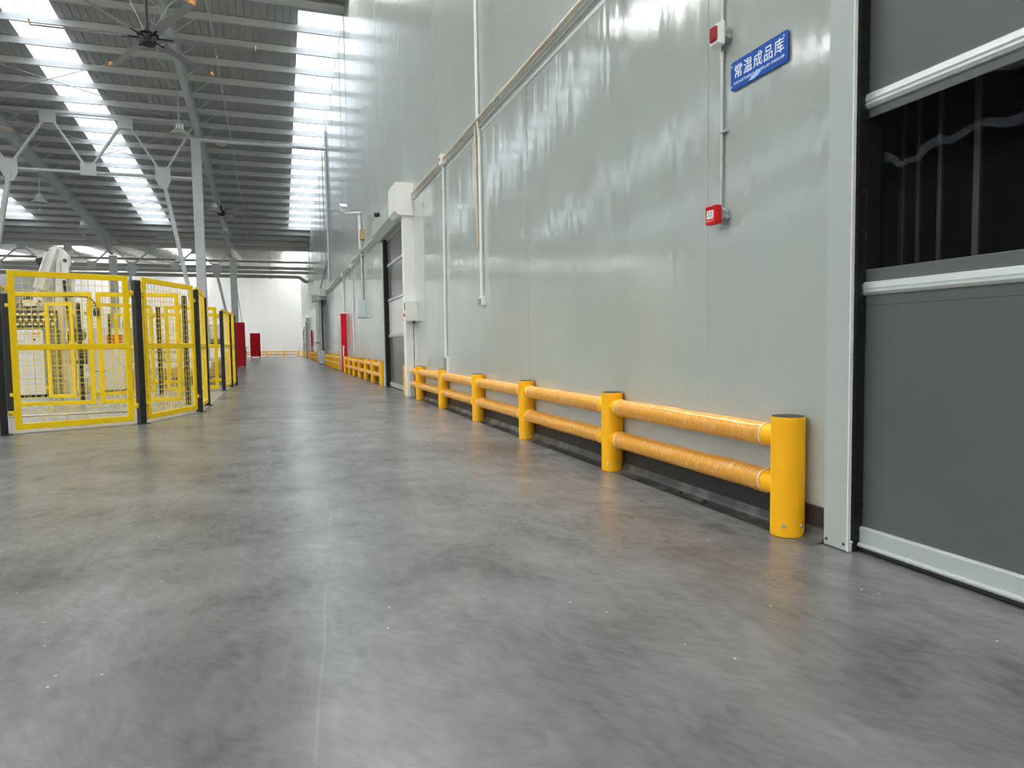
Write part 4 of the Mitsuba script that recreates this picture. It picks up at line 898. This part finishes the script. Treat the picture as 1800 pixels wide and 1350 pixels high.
mc = thing('machine_cabinet', 'white machine cabinet with warning labels behind the nearest fence panel', 'cabinet')
obj(mc + '__housing', cbox((-5.24, 16.90, 0.06), (-4.69, 17.3, 1.44), 0.008), 'm_machine')
obj(mc + '__plinth', box((-5.22, 16.92, 0.0), (-4.71, 17.28, 0.06)), 'm_black')
obj(mc + '__side_frame', cbox((-4.685, 16.95, 0.0), (-4.46, 17.3, 1.44), 0.006), 'm_olive')
for x, z, w, h, m in ((-4.77, 1.37, 0.07, 0.05, 'm_yellow'), (-4.86, 1.36, 0.04, 0.03, 'm_red'), (-4.80, 1.29, 0.12, 0.018, 'm_yellow'), (-4.85, 1.23, 0.04, 0.04, 'm_dark_grey'), (-5.22, 1.30, 0.03, 0.02, 'm_red'), (-5.22, 1.26, 0.03, 0.025, 'm_dark_grey')):
    obj(mc + '__label', box((x - w / 2, 16.893, z - h / 2), (x + w / 2, 16.899, z + h / 2)), m)
rk = thing('roller_rack', 'dark rack with rows of pale round discs on top of the white machine cabinet', 'rack')
obj(rk + '__frame', join(cbox((-5.24, 16.95, 1.44), (-4.50, 17.3, 1.50), 0.004), cbox((-5.24, 17.1, 1.50), (-4.50, 17.3, 1.86), 0.01)), 'm_dark_grey')
disc = trimesh.creation.cylinder(0.03, 0.03, sections=14, transform=trimesh.transformations.rotation_matrix(math.pi / 2, [1, 0, 0]))
for j, z in enumerate((1.56, 1.66, 1.77)):
    for i in range(7): obj(rk + '__disc', move(disc, (-5.18 + 0.105 * i + (0.05 if j == 1 else 0), 17.08, z)), 'm_ivory_disc', 30)
# conveyor with pallets at the back of the cell
cv = thing('roller_conveyor', 'low grey roller conveyor at the back of the robot cell', 'conveyor')
obj(cv + '__side_beam', join(cbox((-4.9, 18.9, 0.50), (-1.6, 18.96, 0.64), 0.006), cbox((-4.9, 19.5, 0.50), (-1.6, 19.56, 0.64), 0.006)), 'm_machine')
for i in range(16): obj(cv + '__roller', tube([(-4.8 + 0.21 * i, 18.96, 0.60), (-4.8 + 0.21 * i, 19.5, 0.60)], 0.035, 10), 'm_galv', 30)
for x in (-4.7, -3.4, -1.8):
    for yy in (18.93, 19.53): obj(cv + '__leg', cbox((x - 0.03, yy - 0.03, 0.0), (x + 0.03, yy + 0.03, 0.5), 0.004), 'm_wood')
bx_ = thing('white_machine_box', 'white sloped machine housing right of the robot column', 'machine')
obj(bx_ + '__body', prism([(-4.05, 0.08), (-3.35, 0.08), (-3.35, 0.62), (-3.62, 1.08), (-4.05, 1.08)], 17.6, 18.3), 'm_machine')
obj(bx_ + '__base', box((-4.03, 17.63, 0), (-3.37, 18.27, 0.08)), 'm_dark_grey')
obj(bx_ + '__panel', box((-3.98, 17.592, 0.5), (-3.7, 17.6, 0.52)), 'm_dark_grey')
for i, (x, y) in enumerate(((-2.75, 21.3), (-1.9, 21.6))):
    t = thing('plastic_pallet', ['blue plastic pallet behind the inner gate, left one', 'blue plastic pallet behind the inner gate, right one'][i], 'pallet')
    obj(t + '__deck', join(*[box((x - 0.45, y + 0.14 * j, 0.14), (x + 0.35, y + 0.14 * j + 0.1, 0.17)) for j in range(7)]), 'm_blue')
    obj(t + '__runner', join(*[box((x - 0.45 + 0.35 * j, y, 0.0), (x - 0.35 + 0.35 * j, y + 0.95, 0.14)) for j in range(3)]), 'm_blue')
    c = thing('crate_stack', ['brown crate on the left blue pallet', 'brown crate on the right blue pallet'][i], 'crate')
    obj(c + '__box', cbox((x - 0.36, y + 0.1, 0.17), (x + 0.26, y + 0.8, 0.62), 0.01), 'm_wood')
    for j in range(3): obj(c + '__slat', cbox((x - 0.38, y + 0.08, 0.2 + 0.14 * j), (x + 0.28, y + 0.1, 0.3 + 0.14 * j), 0.004), 'm_wood')
pm = thing('packing_machine', 'distant white packing machine with a red panel behind the robot', 'machine')
obj(pm + '__body', cbox((-7.2, 27.0, 0.0), (-4.9, 28.5, 1.75), 0.02), 'm_machine')
obj(pm + '__panel', cbox((-5.6, 26.98, 1.1), (-5.1, 27.0, 1.5), 0.004), 'm_red')
obj(pm + '__opening', box((-6.9, 26.985, 0.5), (-5.9, 27.0, 1.2)), 'm_dark_grey')
obj(pm + '__frame', join(*[tube([(x, 26.9, 0), (x, 26.9, 2.0)], 0.03, 8) for x in (-7.1, -6.0, -5.0)]), 'm_galv')
cv2 = thing('roller_conveyor', 'long dark conveyor crossing behind the fence towards the red cabinet', 'conveyor')
obj(cv2 + '__side_beam', cbox((-9.5, 29.4, 0.82), (-3.7, 29.5, 0.92), 0.006), 'm_galv')
obj(cv2 + '__belt', cbox((-9.5, 29.5, 0.84), (-3.7, 30.0, 0.90), 0.006), 'm_dark_grey')
for x in (-9, -7.4, -5.8, -4.2): obj(cv2 + '__leg', cbox((x - 0.04, 29.42, 0), (x + 0.04, 29.5, 0.82), 0.004), 'm_galv')
obj('floor_conduit', tube([(-4.6, 11.9, 0.022), (-2.2, 12.1, 0.022)], 0.014, 8), 'm_galv', 30, 'thin metal conduit lying on the floor behind the nearest panel', 'conduit')
# louvred window in the far wall
wn = key_for('window_1')
tag(wn, 'louvred window and dark panel low in the far white wall', kind='structure')
obj(wn + '__frame', join(cbox((-6.45, 74.93, 1.35), (-6.35, 75.0, 3.3), 0.01), cbox((-5.35, 74.93, 1.35), (-5.25, 75.0, 3.3), 0.01), cbox((-6.45, 74.93, 3.25), (-5.25, 75.0, 3.35), 0.01)), 'm_grey_box')
for k in range(6): obj(wn + '__louvre', cbox((-6.35, 74.94, 1.95 + 0.215 * k), (-5.35, 75.0, 2.13 + 0.215 * k), 0.01), 'm_elec')
obj(wn + '__panel', box((-6.35, 74.95, 1.35), (-5.35, 75.0, 1.9)), 'm_dark_grey')
